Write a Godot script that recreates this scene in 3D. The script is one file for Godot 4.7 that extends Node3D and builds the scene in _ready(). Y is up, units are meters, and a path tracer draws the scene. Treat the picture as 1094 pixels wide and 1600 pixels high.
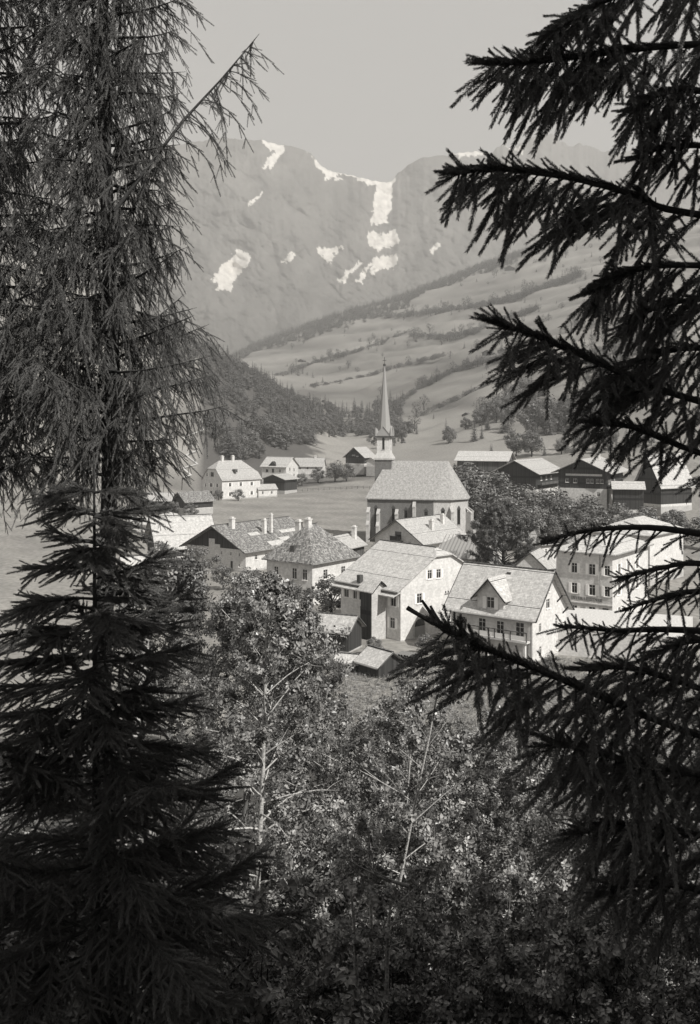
extends Node3D
# An alpine village with a slim church spire, seen in silver grey from a wooded slope between a larch and a spruce.
# Camera at the origin, level, looking along -z; y is up, metres.

# ground heights by bearing (x / distance) and distance in front of the camera
const BEARING := [-0.740, -0.417, -0.288, -0.192, -0.140, -0.095, -0.050, -0.005, 0.034, 0.086, 0.137, 0.195, 0.260, 0.325, 0.454, 0.744]
const REACH := [-14, -4, 0, 6, 12, 20, 30, 40, 60, 80, 100, 120, 160, 200, 240, 300, 360, 450, 600, 900, 1300, 1900, 2600, 3000, 3500]
const NEAR_H := [4, 0.0, -2.2, -5.4, -9.8, -13.8, -17.5, -20.2, -23.4, -25.7, -27.1, -27.7, -28.3, -28.5, -28.3]
const FAR_H := [
	[-25.2, -25.2, -26.1, -27.7, -28.1, -28.1, -27.9, -27.7, -27.5, -27.1, -26.3, -24.4, -22.5, -20.9, -17.4, -11.6],
	[-23.2, -24.4, -26.7, -28.1, -28.1, -28.1, -27.6, -27.2, -26.7, -25.8, -24.2, -20.9, -18.1, -15.3, -9.3, 0.0],
	[-8.7, -11.6, -17.4, -23.8, -28.2, -28.2, -26.7, -24.4, -22.4, -19.5, -16.0, -11.6, -7.3, -2.9, 5.8, 17.4],
	[62, 54, 38.7, 14.7, 7.0, -4.6, -14.7, -18.6, -17.8, -13.2, -6.2, 3.1, 12.4, 23.2, 46, 70],
	[163, 151, 122, 84, 60, 37.2, 11.6, -4.6, -1.2, 11.6, 29.0, 51, 73, 99, 134, 163],
	[277, 260, 193, 109, 71, 55, 40, 37.7, 48, 71, 95, 127, 164, 201, 243, 277],
	[405, 380, 282, 147, 104, 108, 115, 131, 153, 188, 223, 261, 304, 349, 405, 441],
	[520, 486, 352, 168, 143, 198, 242, 282, 309, 357, 408, 456, 503, 554, 604, 637],
	[561, 523, 368, 174, 155, 194, 242, 286, 314, 368, 422, 480, 532, 590, 658, 697],
	[655, 610, 429, 181, 158, 181, 226, 271, 305, 361, 418, 485, 553, 621, 723, 768],
]
const BOUGHS := [
	[[2.20, 2.46, -5.30, 1.52, 2.24, -5.10, 1.13, 2.02, -4.90, 0.93, 1.83, -4.70], 0.42, 0.045, 0.55, 0.9],
	[[2.20, 2.04, -5.30, 1.63, 1.95, -5.14, 1.33, 1.86, -4.98, 1.07, 1.77, -4.82, 0.85, 1.69, -4.66, 0.66, 1.63, -4.50], 0.5, 0.04, 0.75, 0.95],
	[[2.20, 1.74, -5.30, 1.78, 1.73, -5.17, 1.57, 1.66, -5.03, 1.40, 1.55, -4.90], 0.42, 0.045, 0.8, 0.9],
	[[2.20, 1.06, -5.30, 1.64, 1.11, -5.15, 1.46, 1.14, -5.00, 1.10, 1.19, -4.85, 0.80, 1.19, -4.70, 0.63, 1.16, -4.55, 0.49, 1.11, -4.40], 0.52, 0.04, 0.7, 0.95],
	[[2.20, 0.82, -5.30, 1.71, 0.82, -5.17, 1.41, 0.76, -5.03, 1.21, 0.66, -4.90], 0.42, 0.045, 0.7, 0.9],
	[[2.20, 0.34, -5.30, 1.82, 0.39, -5.20, 1.52, 0.33, -5.10, 1.33, 0.23, -5.00], 0.36, 0.045, 0.7, 0.9],
	[[2.20, 0.03, -5.30, 1.62, 0.16, -5.10, 1.21, 0.30, -4.90, 0.92, 0.39, -4.70, 0.69, 0.44, -4.50], 0.36, 0.04, 0.7, 0.95],
	[[2.20, -0.27, -5.30, 1.74, -0.13, -5.17, 1.44, -0.03, -5.03, 1.24, -0.01, -4.90], 0.2, 0.045, 0.7, 0.9],
	[[2.20, -0.65, -5.30, 1.63, -0.55, -5.12, 1.29, -0.53, -4.95, 1.06, -0.54, -4.77, 0.90, -0.56, -4.60], 0.13, 0.05, 0.5, 0.5],
	[[2.20, -0.82, -5.30, 1.80, -0.73, -5.13, 1.52, -0.74, -4.97, 1.31, -0.76, -4.80], 0.2, 0.05, 0.6, 0.6],
	[[2.20, -0.94, -5.30, 1.79, -0.87, -5.10, 1.53, -0.87, -4.90, 1.30, -0.89, -4.70], 0.16, 0.05, 0.6, 0.55],
	[[2.20, -1.13, -5.30, 1.63, -1.07, -5.12, 1.35, -1.04, -4.95, 1.13, -0.99, -4.77, 0.99, -0.95, -4.60], 0.17, 0.045, 0.6, 0.55],
	[[2.20, -1.78, -5.30, 1.62, -1.55, -5.10, 1.18, -1.33, -4.90, 0.83, -1.15, -4.70, 0.59, -1.02, -4.50, 0.42, -0.90, -4.30], 0.48, 0.04, 0.75, 0.95],
	[[2.20, -1.54, -5.30, 1.71, -1.35, -5.17, 1.41, -1.25, -5.03, 1.18, -1.22, -4.90], 0.4, 0.045, 0.7, 0.9],
	[[2.20, -1.95, -5.30, 1.61, -1.77, -5.07, 1.23, -1.62, -4.83, 0.93, -1.48, -4.60], 0.5, 0.045, 0.7, 0.95],
	[[2.20, -2.29, -5.30, 1.73, -2.12, -5.13, 1.36, -2.02, -4.97, 1.12, -1.98, -4.80], 0.45, 0.05, 0.7, 0.95],
	[[2.20, 1.44, -5.30, 1.86, 1.45, -5.20, 1.62, 1.41, -5.10, 1.46, 1.34, -5.00], 0.4, 0.045, 0.7, 0.9],
	[[2.20, 0.62, -5.30, 1.87, 0.65, -5.23, 1.61, 0.60, -5.17, 1.44, 0.51, -5.10], 0.4, 0.045, 0.7, 0.9],
	[[2.20, -1.20, -5.30, 1.90, -1.15, -5.23, 1.71, -1.16, -5.17, 1.56, -1.20, -5.10], 0.35, 0.045, 0.7, 0.9],
	[[2.20, -2.60, -5.30, 1.78, -2.43, -5.17, 1.47, -2.34, -5.03, 1.27, -2.32, -4.90], 0.4, 0.05, 0.7, 0.95],
]
const STICKS := [
	[-1.88, -5.12, -11.00, -1.42, -5.02, -11.30, "pale dead branch sticking out at the left of the lower thicket"],
	[2.33, -4.34, -9.00, 2.68, -4.41, -8.60, "long pale dead branch slanting down in the lower right corner"],
	[2.68, -4.05, -9.50, 2.90, -4.17, -9.20, "short pale dead branch near the right border"],
	[0.78, -6.08, -13.00, 0.11, -5.94, -13.30, "pale dead branch leaning over the thicket right of the saplings"],
	[2.28, -4.66, -12.00, 2.47, -4.74, -11.80, "little dead twig under the spruce boughs"],
]
const LARCH_SHOOT := [-2.23, 2.00, -9.40, -1.59, 2.85, -9.40, -1.23, 3.24, -9.40, -0.90, 3.63, -9.40]
var rng := RandomNumberGenerator.new()
var M := {}
var used := {}
var windows_made := {}


class Geo:
	var v := PackedVector3Array()
	var n := PackedVector3Array()
	var uv := PackedVector2Array()
	var c := PackedColorArray()
	var idx := PackedInt32Array()
	var tone := Color(1, 1, 1)
	func poly(p: Array, flip := false) -> void:        # a flat polygon, anticlockwise seen from its front
		var nn: Vector3 = (p[1] - p[0]).cross(p[2] - p[0])
		if nn.length() < 1e-9 and p.size() > 3:
			nn = (p[2] - p[0]).cross(p[3] - p[0])
		nn = nn.normalized()
		if flip:
			nn = -nn
		var t := Vector3.UP.cross(nn)
		t = Vector3.RIGHT if t.length() < 0.05 else t.normalized()
		var b := nn.cross(t)
		var at := v.size()
		for q in p:
			v.append(q)
			n.append(nn)
			uv.append(Vector2(q.dot(t), -q.dot(b)))
			c.append(tone)
		for i in range(1, p.size() - 1):
			if flip:
				idx.append_array(PackedInt32Array([at, at + i, at + i + 1]))
			else:
				idx.append_array(PackedInt32Array([at, at + i + 1, at + i]))
	func box(a: Vector3, b: Vector3, xf := Transform3D()) -> void:
		var p := []
		for i in 8:
			p.append(xf * Vector3(b.x if i & 1 else a.x, b.y if i & 2 else a.y, b.z if i & 4 else a.z))
		for f in [[4, 5, 7, 6], [1, 0, 2, 3], [5, 1, 3, 7], [0, 4, 6, 2], [6, 7, 3, 2], [0, 1, 5, 4]]:
			poly([p[f[0]], p[f[1]], p[f[2]], p[f[3]]])
	func slab(p: Array, down: Vector3) -> void:         # a flat polygon given a thickness
		poly(p)
		var low := []
		for q in p:
			low.append(q + down)
		for i in p.size():
			var j := (i + 1) % p.size()
			poly([p[j], p[i], low[i], low[j]])
		low.reverse()
		poly(low)
	func tube(p: PackedVector3Array, r: PackedFloat32Array, sides := 6, cap := false) -> void:
		var at := v.size()
		var run := 0.0
		for i in p.size():
			var d := (p[mini(i + 1, p.size() - 1)] - p[maxi(i - 1, 0)]).normalized()
			var s := d.cross(Vector3(0.31, 0.2, 0.93)).normalized()
			var u := s.cross(d)
			if i > 0:
				run += p[i].distance_to(p[i - 1])
			for k in sides + 1:
				var a := TAU * k / sides
				var o := s * cos(a) + u * sin(a)
				v.append(p[i] + o * r[i])
				n.append(o)
				uv.append(Vector2(float(k) / sides * TAU * r[0], run))
				c.append(tone)
		for i in p.size() - 1:
			for k in sides:
				var q := at + i * (sides + 1) + k
				idx.append_array(PackedInt32Array([q, q + 1, q + sides + 1, q + 1, q + sides + 2, q + sides + 1]))
		if cap:
			var last := at + (p.size() - 1) * (sides + 1)
			for k in range(1, sides - 1):
				idx.append_array(PackedInt32Array([last, last + k + 1, last + k]))
	func mesh() -> ArrayMesh:
		var m := ArrayMesh.new()
		if v.size() == 0:
			return m
		var a := []
		a.resize(Mesh.ARRAY_MAX)
		a[Mesh.ARRAY_VERTEX] = v
		a[Mesh.ARRAY_NORMAL] = n
		a[Mesh.ARRAY_TEX_UV] = uv
		a[Mesh.ARRAY_COLOR] = c
		a[Mesh.ARRAY_INDEX] = idx
		m.add_surface_from_arrays(Mesh.PRIMITIVE_TRIANGLES, a)
		return m


# ---------------------------------------------------------------- small helpers
func grey(x: float) -> Color:                              # a linear reflectance, in the warm silver tone of the print
	return Color(x * 1.02, x, x * 0.97).linear_to_srgb()

func mat(called: String, refl: float, rough := 0.9) -> StandardMaterial3D:
	var m := StandardMaterial3D.new()
	m.resource_name = called
	m.albedo_color = grey(refl)
	m.roughness = rough
	M[called] = m
	return m

func numbered(called: String) -> String:
	if not used.has(called):
		used[called] = 0
		return called
	used[called] += 1
	return "%s_%03d" % [called, used[called]]

func tag(o: Node, label: String, category: String, group := "") -> Node:
	o.set_meta("label", label)
	o.set_meta("category", category)
	if group:
		o.set_meta("group", group)
	return o

func thing(called: String, label: String, category: String, at := Vector3.ZERO, turn := 0.0, group := "") -> Node3D:
	var o := Node3D.new()
	o.name = numbered(called)
	add_child(o)
	o.position = at
	o.rotation.y = turn
	tag(o, label, category, group)
	return o

func obj(called: String, g, material: Material, parent: Node = self) -> MeshInstance3D:
	var o := MeshInstance3D.new()
	o.name = numbered(called) if parent == self else called
	o.mesh = g.mesh() if g is Geo else g
	o.material_override = material
	parent.add_child(o, true)
	return o

func struct(called: String, g, material: Material) -> MeshInstance3D:
	var o := obj(called, g, material)
	o.set_meta("kind", "structure")
	return o

func scatter(called: String, mesh: Mesh, buf: PackedFloat32Array, material: Material, parent: Node = self) -> MultiMeshInstance3D:
	var mm := MultiMesh.new()
	mm.transform_format = MultiMesh.TRANSFORM_3D
	mm.use_colors = true
	mm.mesh = mesh
	mm.instance_count = buf.size() / 16
	mm.buffer = buf
	var o := MultiMeshInstance3D.new()
	o.name = numbered(called) if parent == self else called
	o.multimesh = mm
	o.material_override = material
	o.set_meta("kind", "stuff")
	parent.add_child(o, true)
	return o

func put(buf: PackedFloat32Array, p: Vector3, dir: Vector3, roll: float, s: float, tone: float, sy := 0.0) -> void:
	var y := dir.normalized()
	var x := y.cross(Vector3(0.37, 0.11, 0.92)).normalized()
	var z := x.cross(y)
	var x2 := (x * cos(roll) + z * sin(roll)) * s
	var z2 := (z * cos(roll) - x * sin(roll)) * s
	y *= sy if sy > 0.0 else s
	buf.append_array(PackedFloat32Array([x2.x, y.x, z2.x, p.x, x2.y, y.y, z2.y, p.y, x2.z, y.z, z2.z, p.z, tone, tone, tone, 1.0]))

func catmull(a: float, b: float, c: float, d: float, t: float) -> float:
	return 0.5 * (2.0 * b + (c - a) * t + (2.0 * a - 5.0 * b + 4.0 * c - d) * t * t + (3.0 * b - a - 3.0 * c + d) * t * t * t)

func cell(list: Array, x: float) -> int:
	var i := 0
	while i < list.size() - 2 and x > list[i + 1]:
		i += 1
	return i

func row_h(j: int, i: int) -> float:
	j = clampi(j, 0, REACH.size() - 1)
	return NEAR_H[j] if j < NEAR_H.size() else FAR_H[j - NEAR_H.size()][clampi(i, 0, BEARING.size() - 1)]

func ground(x: float, z: float) -> float:
	var d := -z
	var b := clampf(x / maxf(d, 1.0), BEARING[0], BEARING[-1])
	var dd := clampf(d, REACH[0], REACH[-1])
	var i := cell(BEARING, b)
	var j := cell(REACH, dd)
	var t: float = (b - BEARING[i]) / (BEARING[i + 1] - BEARING[i])
	var s: float = (dd - REACH[j]) / (REACH[j + 1] - REACH[j])
	var r := []
	for k in range(j - 1, j + 3):
		r.append(catmull(row_h(k, i - 1), row_h(k, i), row_h(k, i + 1), row_h(k, i + 2), t))
	return catmull(r[0], r[1], r[2], r[3], s)

func on_ground(x: float, z: float, sink := 0.0) -> Vector3:
	return Vector3(x, ground(x, z) - sink, z)


# ---------------------------------------------------------------- materials
func noise_tex(freq: float, lo: float, hi: float, seed_: int, octaves := 4, size := 512) -> NoiseTexture2D:
	var f := FastNoiseLite.new()
	f.seed = seed_
	f.frequency = freq
	f.fractal_octaves = octaves
	var t := NoiseTexture2D.new()
	t.width = size
	t.height = size
	t.seamless = true
	t.noise = f
	var g := Gradient.new()
	g.set_color(0, Color(lo, lo, lo))
	g.set_color(1, Color(hi, hi, hi))
	t.color_ramp = g
	return t

func board_image(rows: int, cols: int, seed_: int, lo: float, hi: float, line: float) -> ImageTexture:
	# courses of shingles or boards, each of its own tone, with narrow joints
	var r := RandomNumberGenerator.new()
	r.seed = seed_
	var im := Image.create(512, 512, false, Image.FORMAT_RGB8)
	var rh := 512 / rows
	for a in rows:
		var x := 0
		var off := r.randi_range(0, 20)
		while x < 512:
			var w := maxi(3, int(512.0 / cols * r.randf_range(0.6, 1.4)))
			var t := r.randf_range(lo, hi)
			im.fill_rect(Rect2i(x, a * rh, w, rh), Color(t, t, t))
			im.fill_rect(Rect2i(x, a * rh, 1, rh), Color(line, line, line))
			x += w
		var e := line * r.randf_range(0.8, 1.2)
		im.fill_rect(Rect2i(0, a * rh, 512, maxi(1, rh / 7)), Color(e, e, e))
	for i in 14000:
		var p := Vector2i(r.randi_range(0, 511), r.randi_range(0, 511))
		im.set_pixelv(p, im.get_pixelv(p) * r.randf_range(0.7, 1.2))
	return ImageTexture.create_from_image(im)

func textured(m: StandardMaterial3D, t: Texture2D, scale: float, world := true) -> StandardMaterial3D:
	m.albedo_texture = t
	m.uv1_scale = Vector3.ONE * scale
	if world:
		m.uv1_triplanar = true
		m.uv1_world_triplanar = true
	return m

func materials() -> void:
	var plaster := noise_tex(0.02, 0.80, 1.0, 3)
	var damp := noise_tex(0.02, 0.85, 1.0, 16, 5)
	var stains := noise_tex(0.03, 0.74, 1.0, 15, 5)
	var rough_stone := noise_tex(0.05, 0.55, 1.0, 4)
	textured(mat("white_plaster", 0.82), plaster, 0.22)
	textured(mat("grey_plaster", 0.56), plaster, 0.22)
	textured(mat("church_stone", 0.27), rough_stone, 0.16)
	textured(mat("pale_stone", 0.62), plaster, 0.3)
	textured(mat("shingle", 0.62), board_image(24, 30, 5, 0.82, 1.0, 0.72), 0.2, false)
	textured(mat("pale_shingle", 0.74), board_image(24, 30, 6, 0.84, 1.0, 0.74), 0.2, false)
	textured(mat("dark_shingle", 0.30), board_image(14, 18, 7, 0.5, 1.0, 0.5), 0.22, false)
	textured(mat("church_shingle", 0.52), board_image(32, 40, 8, 0.8, 1.0, 0.78), 0.15, false)
	textured(mat("weathered_shingle", 0.46), board_image(16, 22, 18, 0.5, 1.0, 0.5), 0.2, false)
	for k in ["shingle", "pale_shingle", "dark_shingle", "church_shingle", "weathered_shingle"]:   # lichen and weather stains
		var m: StandardMaterial3D = M[k]
		m.detail_enabled = true
		m.detail_blend_mode = BaseMaterial3D.BLEND_MODE_MUL
		m.detail_albedo = stains
		m.detail_uv_layer = BaseMaterial3D.DETAIL_UV_2
		m.uv2_scale = Vector3.ONE * 0.09
		m.uv2_triplanar = true
		m.uv2_world_triplanar = true
	for k in ["white_plaster", "grey_plaster", "pale_stone", "church_stone"]:          # damp stains and repairs
		var m: StandardMaterial3D = M[k]
		m.detail_enabled = true
		m.detail_blend_mode = BaseMaterial3D.BLEND_MODE_MUL
		m.detail_albedo = damp
		m.detail_uv_layer = BaseMaterial3D.DETAIL_UV_2
		m.uv2_scale = Vector3(0.1, 0.05, 0.1)
		m.uv2_triplanar = true
		m.uv2_world_triplanar = true
	textured(mat("timber", 0.055), board_image(1, 26, 9, 0.45, 1.0, 0.25), 0.25, false)
	textured(mat("grey_boards", 0.16), board_image(1, 26, 10, 0.5, 1.0, 0.3), 0.3, false)
	mat("sheet_metal", 0.34, 0.55).metallic = 0.2
	mat("spire_metal", 0.26, 0.6)
	mat("white_paint", 0.74, 0.6)
	mat("dark_paint", 0.05, 0.6)
	mat("grey_paint", 0.22, 0.7)
	mat("glass", 0.018, 0.12)
	mat("lettering", 0.09, 0.7)
	mat("iron", 0.05, 0.5)
	var g := mat("ground", 1.0)
	g.vertex_color_use_as_albedo = true
	textured(g, noise_tex(0.03, 0.72, 1.0, 11, 6, 1024), 0.02)
	g.detail_enabled = true
	g.detail_blend_mode = BaseMaterial3D.BLEND_MODE_MUL
	g.detail_albedo = noise_tex(0.06, 0.75, 1.0, 12, 5, 1024)
	g.detail_uv_layer = BaseMaterial3D.DETAIL_UV_2
	g.uv2_scale = Vector3.ONE * 0.21
	g.uv2_triplanar = true
	g.uv2_world_triplanar = true
	var r := mat("rock", 1.0)
	r.vertex_color_use_as_albedo = true
	textured(r, noise_tex(0.02, 0.7, 1.0, 21, 6, 1024), 0.0011)
	textured(mat("path_gravel", 0.6), plaster, 0.3)
	textured(mat("larch_bark", 0.06), rough_stone, 1.5)
	textured(mat("dark_bark", 0.045), rough_stone, 1.5)
	textured(mat("birch_bark", 0.78), noise_tex(0.03, 0.4, 1.0, 31, 3), 1.1)
	textured(mat("grey_bark", 0.24), rough_stone, 1.2)
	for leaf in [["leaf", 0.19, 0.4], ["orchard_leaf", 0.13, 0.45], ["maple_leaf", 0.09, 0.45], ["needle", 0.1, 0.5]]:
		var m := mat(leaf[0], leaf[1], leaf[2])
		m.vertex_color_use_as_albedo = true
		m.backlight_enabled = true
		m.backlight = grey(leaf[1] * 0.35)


# ---------------------------------------------------------------- foliage pieces shared by all plants
var spray_mesh: ArrayMesh
var twig_mesh: ArrayMesh
var larch_mesh: ArrayMesh

func leaf_spray(count: int, reach: float, size: float, seed_: int) -> ArrayMesh:
	var r := RandomNumberGenerator.new()
	r.seed = seed_
	var g := Geo.new()
	g.tone = Color(0.45, 0.45, 0.45)
	g.tube(PackedVector3Array([Vector3.ZERO, Vector3(0.01, reach * 0.5, 0.01), Vector3(0, reach, 0)]), PackedFloat32Array([0.004, 0.003, 0.001]), 3)
	for i in count:
		var t := (i + 1.0) / count
		var a := i * 2.4 + r.randf_range(-0.4, 0.4)
		var out := Vector3(cos(a), r.randf_range(-0.1, 0.9), sin(a)).normalized()
		var p := Vector3(0, reach * t, 0) + out * 0.02
		var l := size * r.randf_range(0.7, 1.2)
		var tip := p + out * l + Vector3.DOWN * l * r.randf_range(0.0, 0.35)
		var side := out.cross(Vector3(r.randf_range(-0.6, 0.6), 1, r.randf_range(-0.6, 0.6))).normalized() * l * 0.36
		var mid := p.lerp(tip, 0.45) + Vector3.UP * l * 0.1
		var tone := r.randf_range(0.45, 1.5)
		g.tone = Color(tone, tone, tone)
		g.poly([p, mid + side, tip])
		g.poly([p, tip, mid - side])
	return g.mesh()

func needle_twig(length: float, count: int, needle: float, width: float, seed_: int) -> ArrayMesh:
	var r := RandomNumberGenerator.new()
	r.seed = seed_
	var g := Geo.new()
	g.tone = Color(0.8, 0.8, 0.8)
	g.tube(PackedVector3Array([Vector3.ZERO, Vector3(0, length * 0.97, 0)]), PackedFloat32Array([0.0035, 0.002]), 4)
	for i in count:
		var t := float(i) / count
		var a := i * 2.39996
		var rad := Vector3(cos(a), 0, sin(a))
		var d := (rad * 0.8 + Vector3(0, r.randf_range(0.45, 0.85) + t * t * 0.8, 0)).normalized()
		var p := Vector3(0, length * t, 0)
		var l := needle * r.randf_range(0.75, 1.1)
		var s := d.cross(Vector3(r.randf() - 0.5, r.randf() - 0.5, r.randf() - 0.5)).normalized() * width * 0.5
		var tone := r.randf_range(0.7, 1.3)
		g.tone = Color(tone, tone, tone)
		g.poly([p, p + d * l * 0.5 + s, p + d * l, p + d * l * 0.5 - s])
	return g.mesh()

func polyline(p: Vector3, d: Vector3, length: float, steps: int, bend: Vector3, wobble: float) -> PackedVector3Array:
	var out := PackedVector3Array([p])
	for i in steps:
		d = (d + bend / steps + Vector3(rng.randf_range(-1, 1), rng.randf_range(-1, 1), rng.randf_range(-1, 1)) * wobble).normalized()
		p += d * length / steps
		out.append(p)
	return out

func along(p: PackedVector3Array, t: float) -> Vector3:
	var f := clampf(t, 0, 0.9999) * (p.size() - 1)
	return p[int(f)].lerp(p[int(f) + 1], f - int(f))

func heading(p: PackedVector3Array, t: float) -> Vector3:
	var i := int(clampf(t, 0, 0.9999) * (p.size() - 1))
	return (p[i + 1] - p[i]).normalized()

func taper(n: int, a: float, b: float) -> PackedFloat32Array:
	var r := PackedFloat32Array()
	for i in n:
		r.append(lerpf(a, b, float(i) / maxi(1, n - 1)))
	return r

func length_of(p: PackedVector3Array) -> float:
	var l := 0.0
	for i in p.size() - 1:
		l += p[i].distance_to(p[i + 1])
	return l

# one conifer bough: main stem, drooping side shoots with their own shoots, all clad in needled twigs
func bough(buf: PackedFloat32Array, wood: Geo, p: PackedVector3Array, radius: float, side_len: float, gap: float, droop: float, size: float, forward := 0.7, twig := 0.2, from := 0.05, lateral := 0.55) -> void:
	wood.tube(p, taper(p.size(), radius, 0.004), 5)
	var l := length_of(p)
	var k := 0
	var s := from * l
	while s < l:
		var t := s / l
		var at := along(p, t)
		var d := heading(p, t)
		put(buf, at, d + Vector3(rng.randf_range(-0.2, 0.2), 0.06, rng.randf_range(-0.2, 0.2)), rng.randf() * TAU, size, rng.randf_range(0.75, 1.25))
		if t > 0.2:
			put(buf, at, d + Vector3(rng.randf_range(-0.7, 0.7), rng.randf_range(-0.1, 0.55), rng.randf_range(-0.7, 0.7)), rng.randf() * TAU, size * rng.randf_range(0.4, 0.8), rng.randf_range(0.75, 1.25))
			put(buf, at, d * 1.2 + Vector3(rng.randf_range(-0.6, 0.6), rng.randf_range(0.0, 0.6), rng.randf_range(-0.6, 0.6)), rng.randf() * TAU, size * rng.randf_range(0.5, 0.95), rng.randf_range(0.75, 1.25))
		var side := d.cross(Vector3.UP).normalized() * (1.0 if k % 2 == 0 else -1.0)
		var sl := side_len * clampf((1.0 - t) * 1.5 + 0.16, 0.0, 1.0) * rng.randf_range(0.45, 1.2)
		var dir := (d * forward * rng.randf_range(0.5, 1.3) + side * lateral * rng.randf_range(0.2, 1.5) + Vector3.DOWN * droop * rng.randf_range(0.1, 1.3)).normalized()
		var q := polyline(at, dir, sl, 5, Vector3.DOWN * droop * rng.randf_range(0.3, 1.2), 0.1)
		wood.tube(q, taper(q.size(), 0.006, 0.002), 3)
		var u := 0.03
		var m := 0
		while u < sl:
			var e := heading(q, u / sl)
			put(buf, along(q, u / sl), e, rng.randf() * TAU, size * rng.randf_range(0.85, 1.1), rng.randf_range(0.7, 1.25))
			if sl > 0.16 and u < sl - 0.05:
				var sd := e.cross(Vector3.UP if absf(e.y) < 0.9 else d).normalized() * (1.0 if m % 2 == 0 else -1.0)
				var td := (e * 0.8 + sd * 0.65 + Vector3.DOWN * droop * 0.4).normalized()
				var tl := minf(sl - u, twig * 1.3) * rng.randf_range(0.5, 1.0)
				var w := along(q, u / sl)
				put(buf, w, td, rng.randf() * TAU, size * clampf(tl / twig + 0.2, 0.45, 1.0), rng.randf_range(0.7, 1.25))
				if tl > twig:
					put(buf, w + td * twig * 0.8, td + Vector3.DOWN * 0.3, rng.randf() * TAU, size * 0.7, rng.randf_range(0.7, 1.25))
			u += twig * 0.34
			m += 1
		s += gap * rng.randf_range(0.7, 1.3)
		k += 1
	put(buf, p[p.size() - 1] - heading(p, 1.0) * twig * 0.7, heading(p, 1.0), 0.0, size, 1.0)


# a broadleaf tree or shrub: stems, limbs, side branches and thousands of leaves
func leafy(called: String, label: String, category: String, group: String, base: Vector3, h: float, trunk_r: float, lo: float, rad: float, limbs: int, subs: int, sprays: int, size: float, seed_: int, bark: String, leaf := "leaf", stems := 1, lean := 0.06, hang := 0.0) -> Node3D:
	rng.seed = seed_
	var t := thing(called, label, category, base, 0.0, group)
	var buf := PackedFloat32Array()
	var trunk := Geo.new()
	var wood := Geo.new()
	for st in stems:
		var az := st * TAU / stems + rng.randf()
		var tilt := lean if stems == 1 else 0.32
		var hh := h * (1.0 if st == 0 else rng.randf_range(0.7, 1.0))
		var tp := polyline(Vector3(0, -0.3, 0), Vector3(cos(az) * tilt, 1, sin(az) * tilt), hh + 0.3, 9, Vector3(cos(az), 0, sin(az)) * (-0.5 * tilt), 0.035)
		trunk.tube(tp, taper(tp.size(), trunk_r, trunk_r * 0.3), 7)
		var count := limbs / stems
		for i in count:
			var f := (i + rng.randf()) / count
			var y := lerpf(lo, 0.99, f)
			var prof := 0.25 + 0.95 * sin(PI * clampf(pow(f, 0.85) * 0.86 + 0.12, 0, 1))
			var l := rad * prof * rng.randf_range(0.65, 1.15)
			var a := i * 2.4 + rng.randf_range(-0.5, 0.5)
			var d := Vector3(cos(a), lerpf(0.35, 1.3, f) + rng.randf_range(-0.2, 0.3), sin(a)).normalized()
			var lp := polyline(along(tp, y), d, l, 5, Vector3(0, -0.3 - hang, 0), 0.1)
			wood.tube(lp, taper(lp.size(), trunk_r * 0.32 * (1.2 - f), 0.006), 4)
			for j in subs:
				var s := lerpf(0.4, 1.0, (j + rng.randf()) / subs)
				var sp := polyline(along(lp, s), (heading(lp, s) + Vector3(rng.randf_range(-1, 1), rng.randf_range(-0.4, 0.8) - hang, rng.randf_range(-1, 1)) * 0.9).normalized(), l * rng.randf_range(0.22, 0.5), 3, Vector3(0, 0.1 - hang, 0), 0.15)
				wood.tube(sp, taper(4, 0.01, 0.003), 3)
				for k in sprays:
					var e := lerpf(0.4, 1.0, (k + rng.randf()) / sprays)
					var dir := heading(sp, e) * 0.7 + Vector3(rng.randf_range(-1, 1), rng.randf_range(-0.6, 1.0) - hang, rng.randf_range(-1, 1))
					put(buf, along(sp, e), dir, rng.randf() * TAU, size * rng.randf_range(0.7, 1.3), rng.randf_range(0.35, 1.5))
	obj("trunk", trunk, M[bark], t)
	obj("branches", wood, M[bark], t)
	scatter("crown", spray_mesh, buf, M[leaf], t)
	return t


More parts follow.
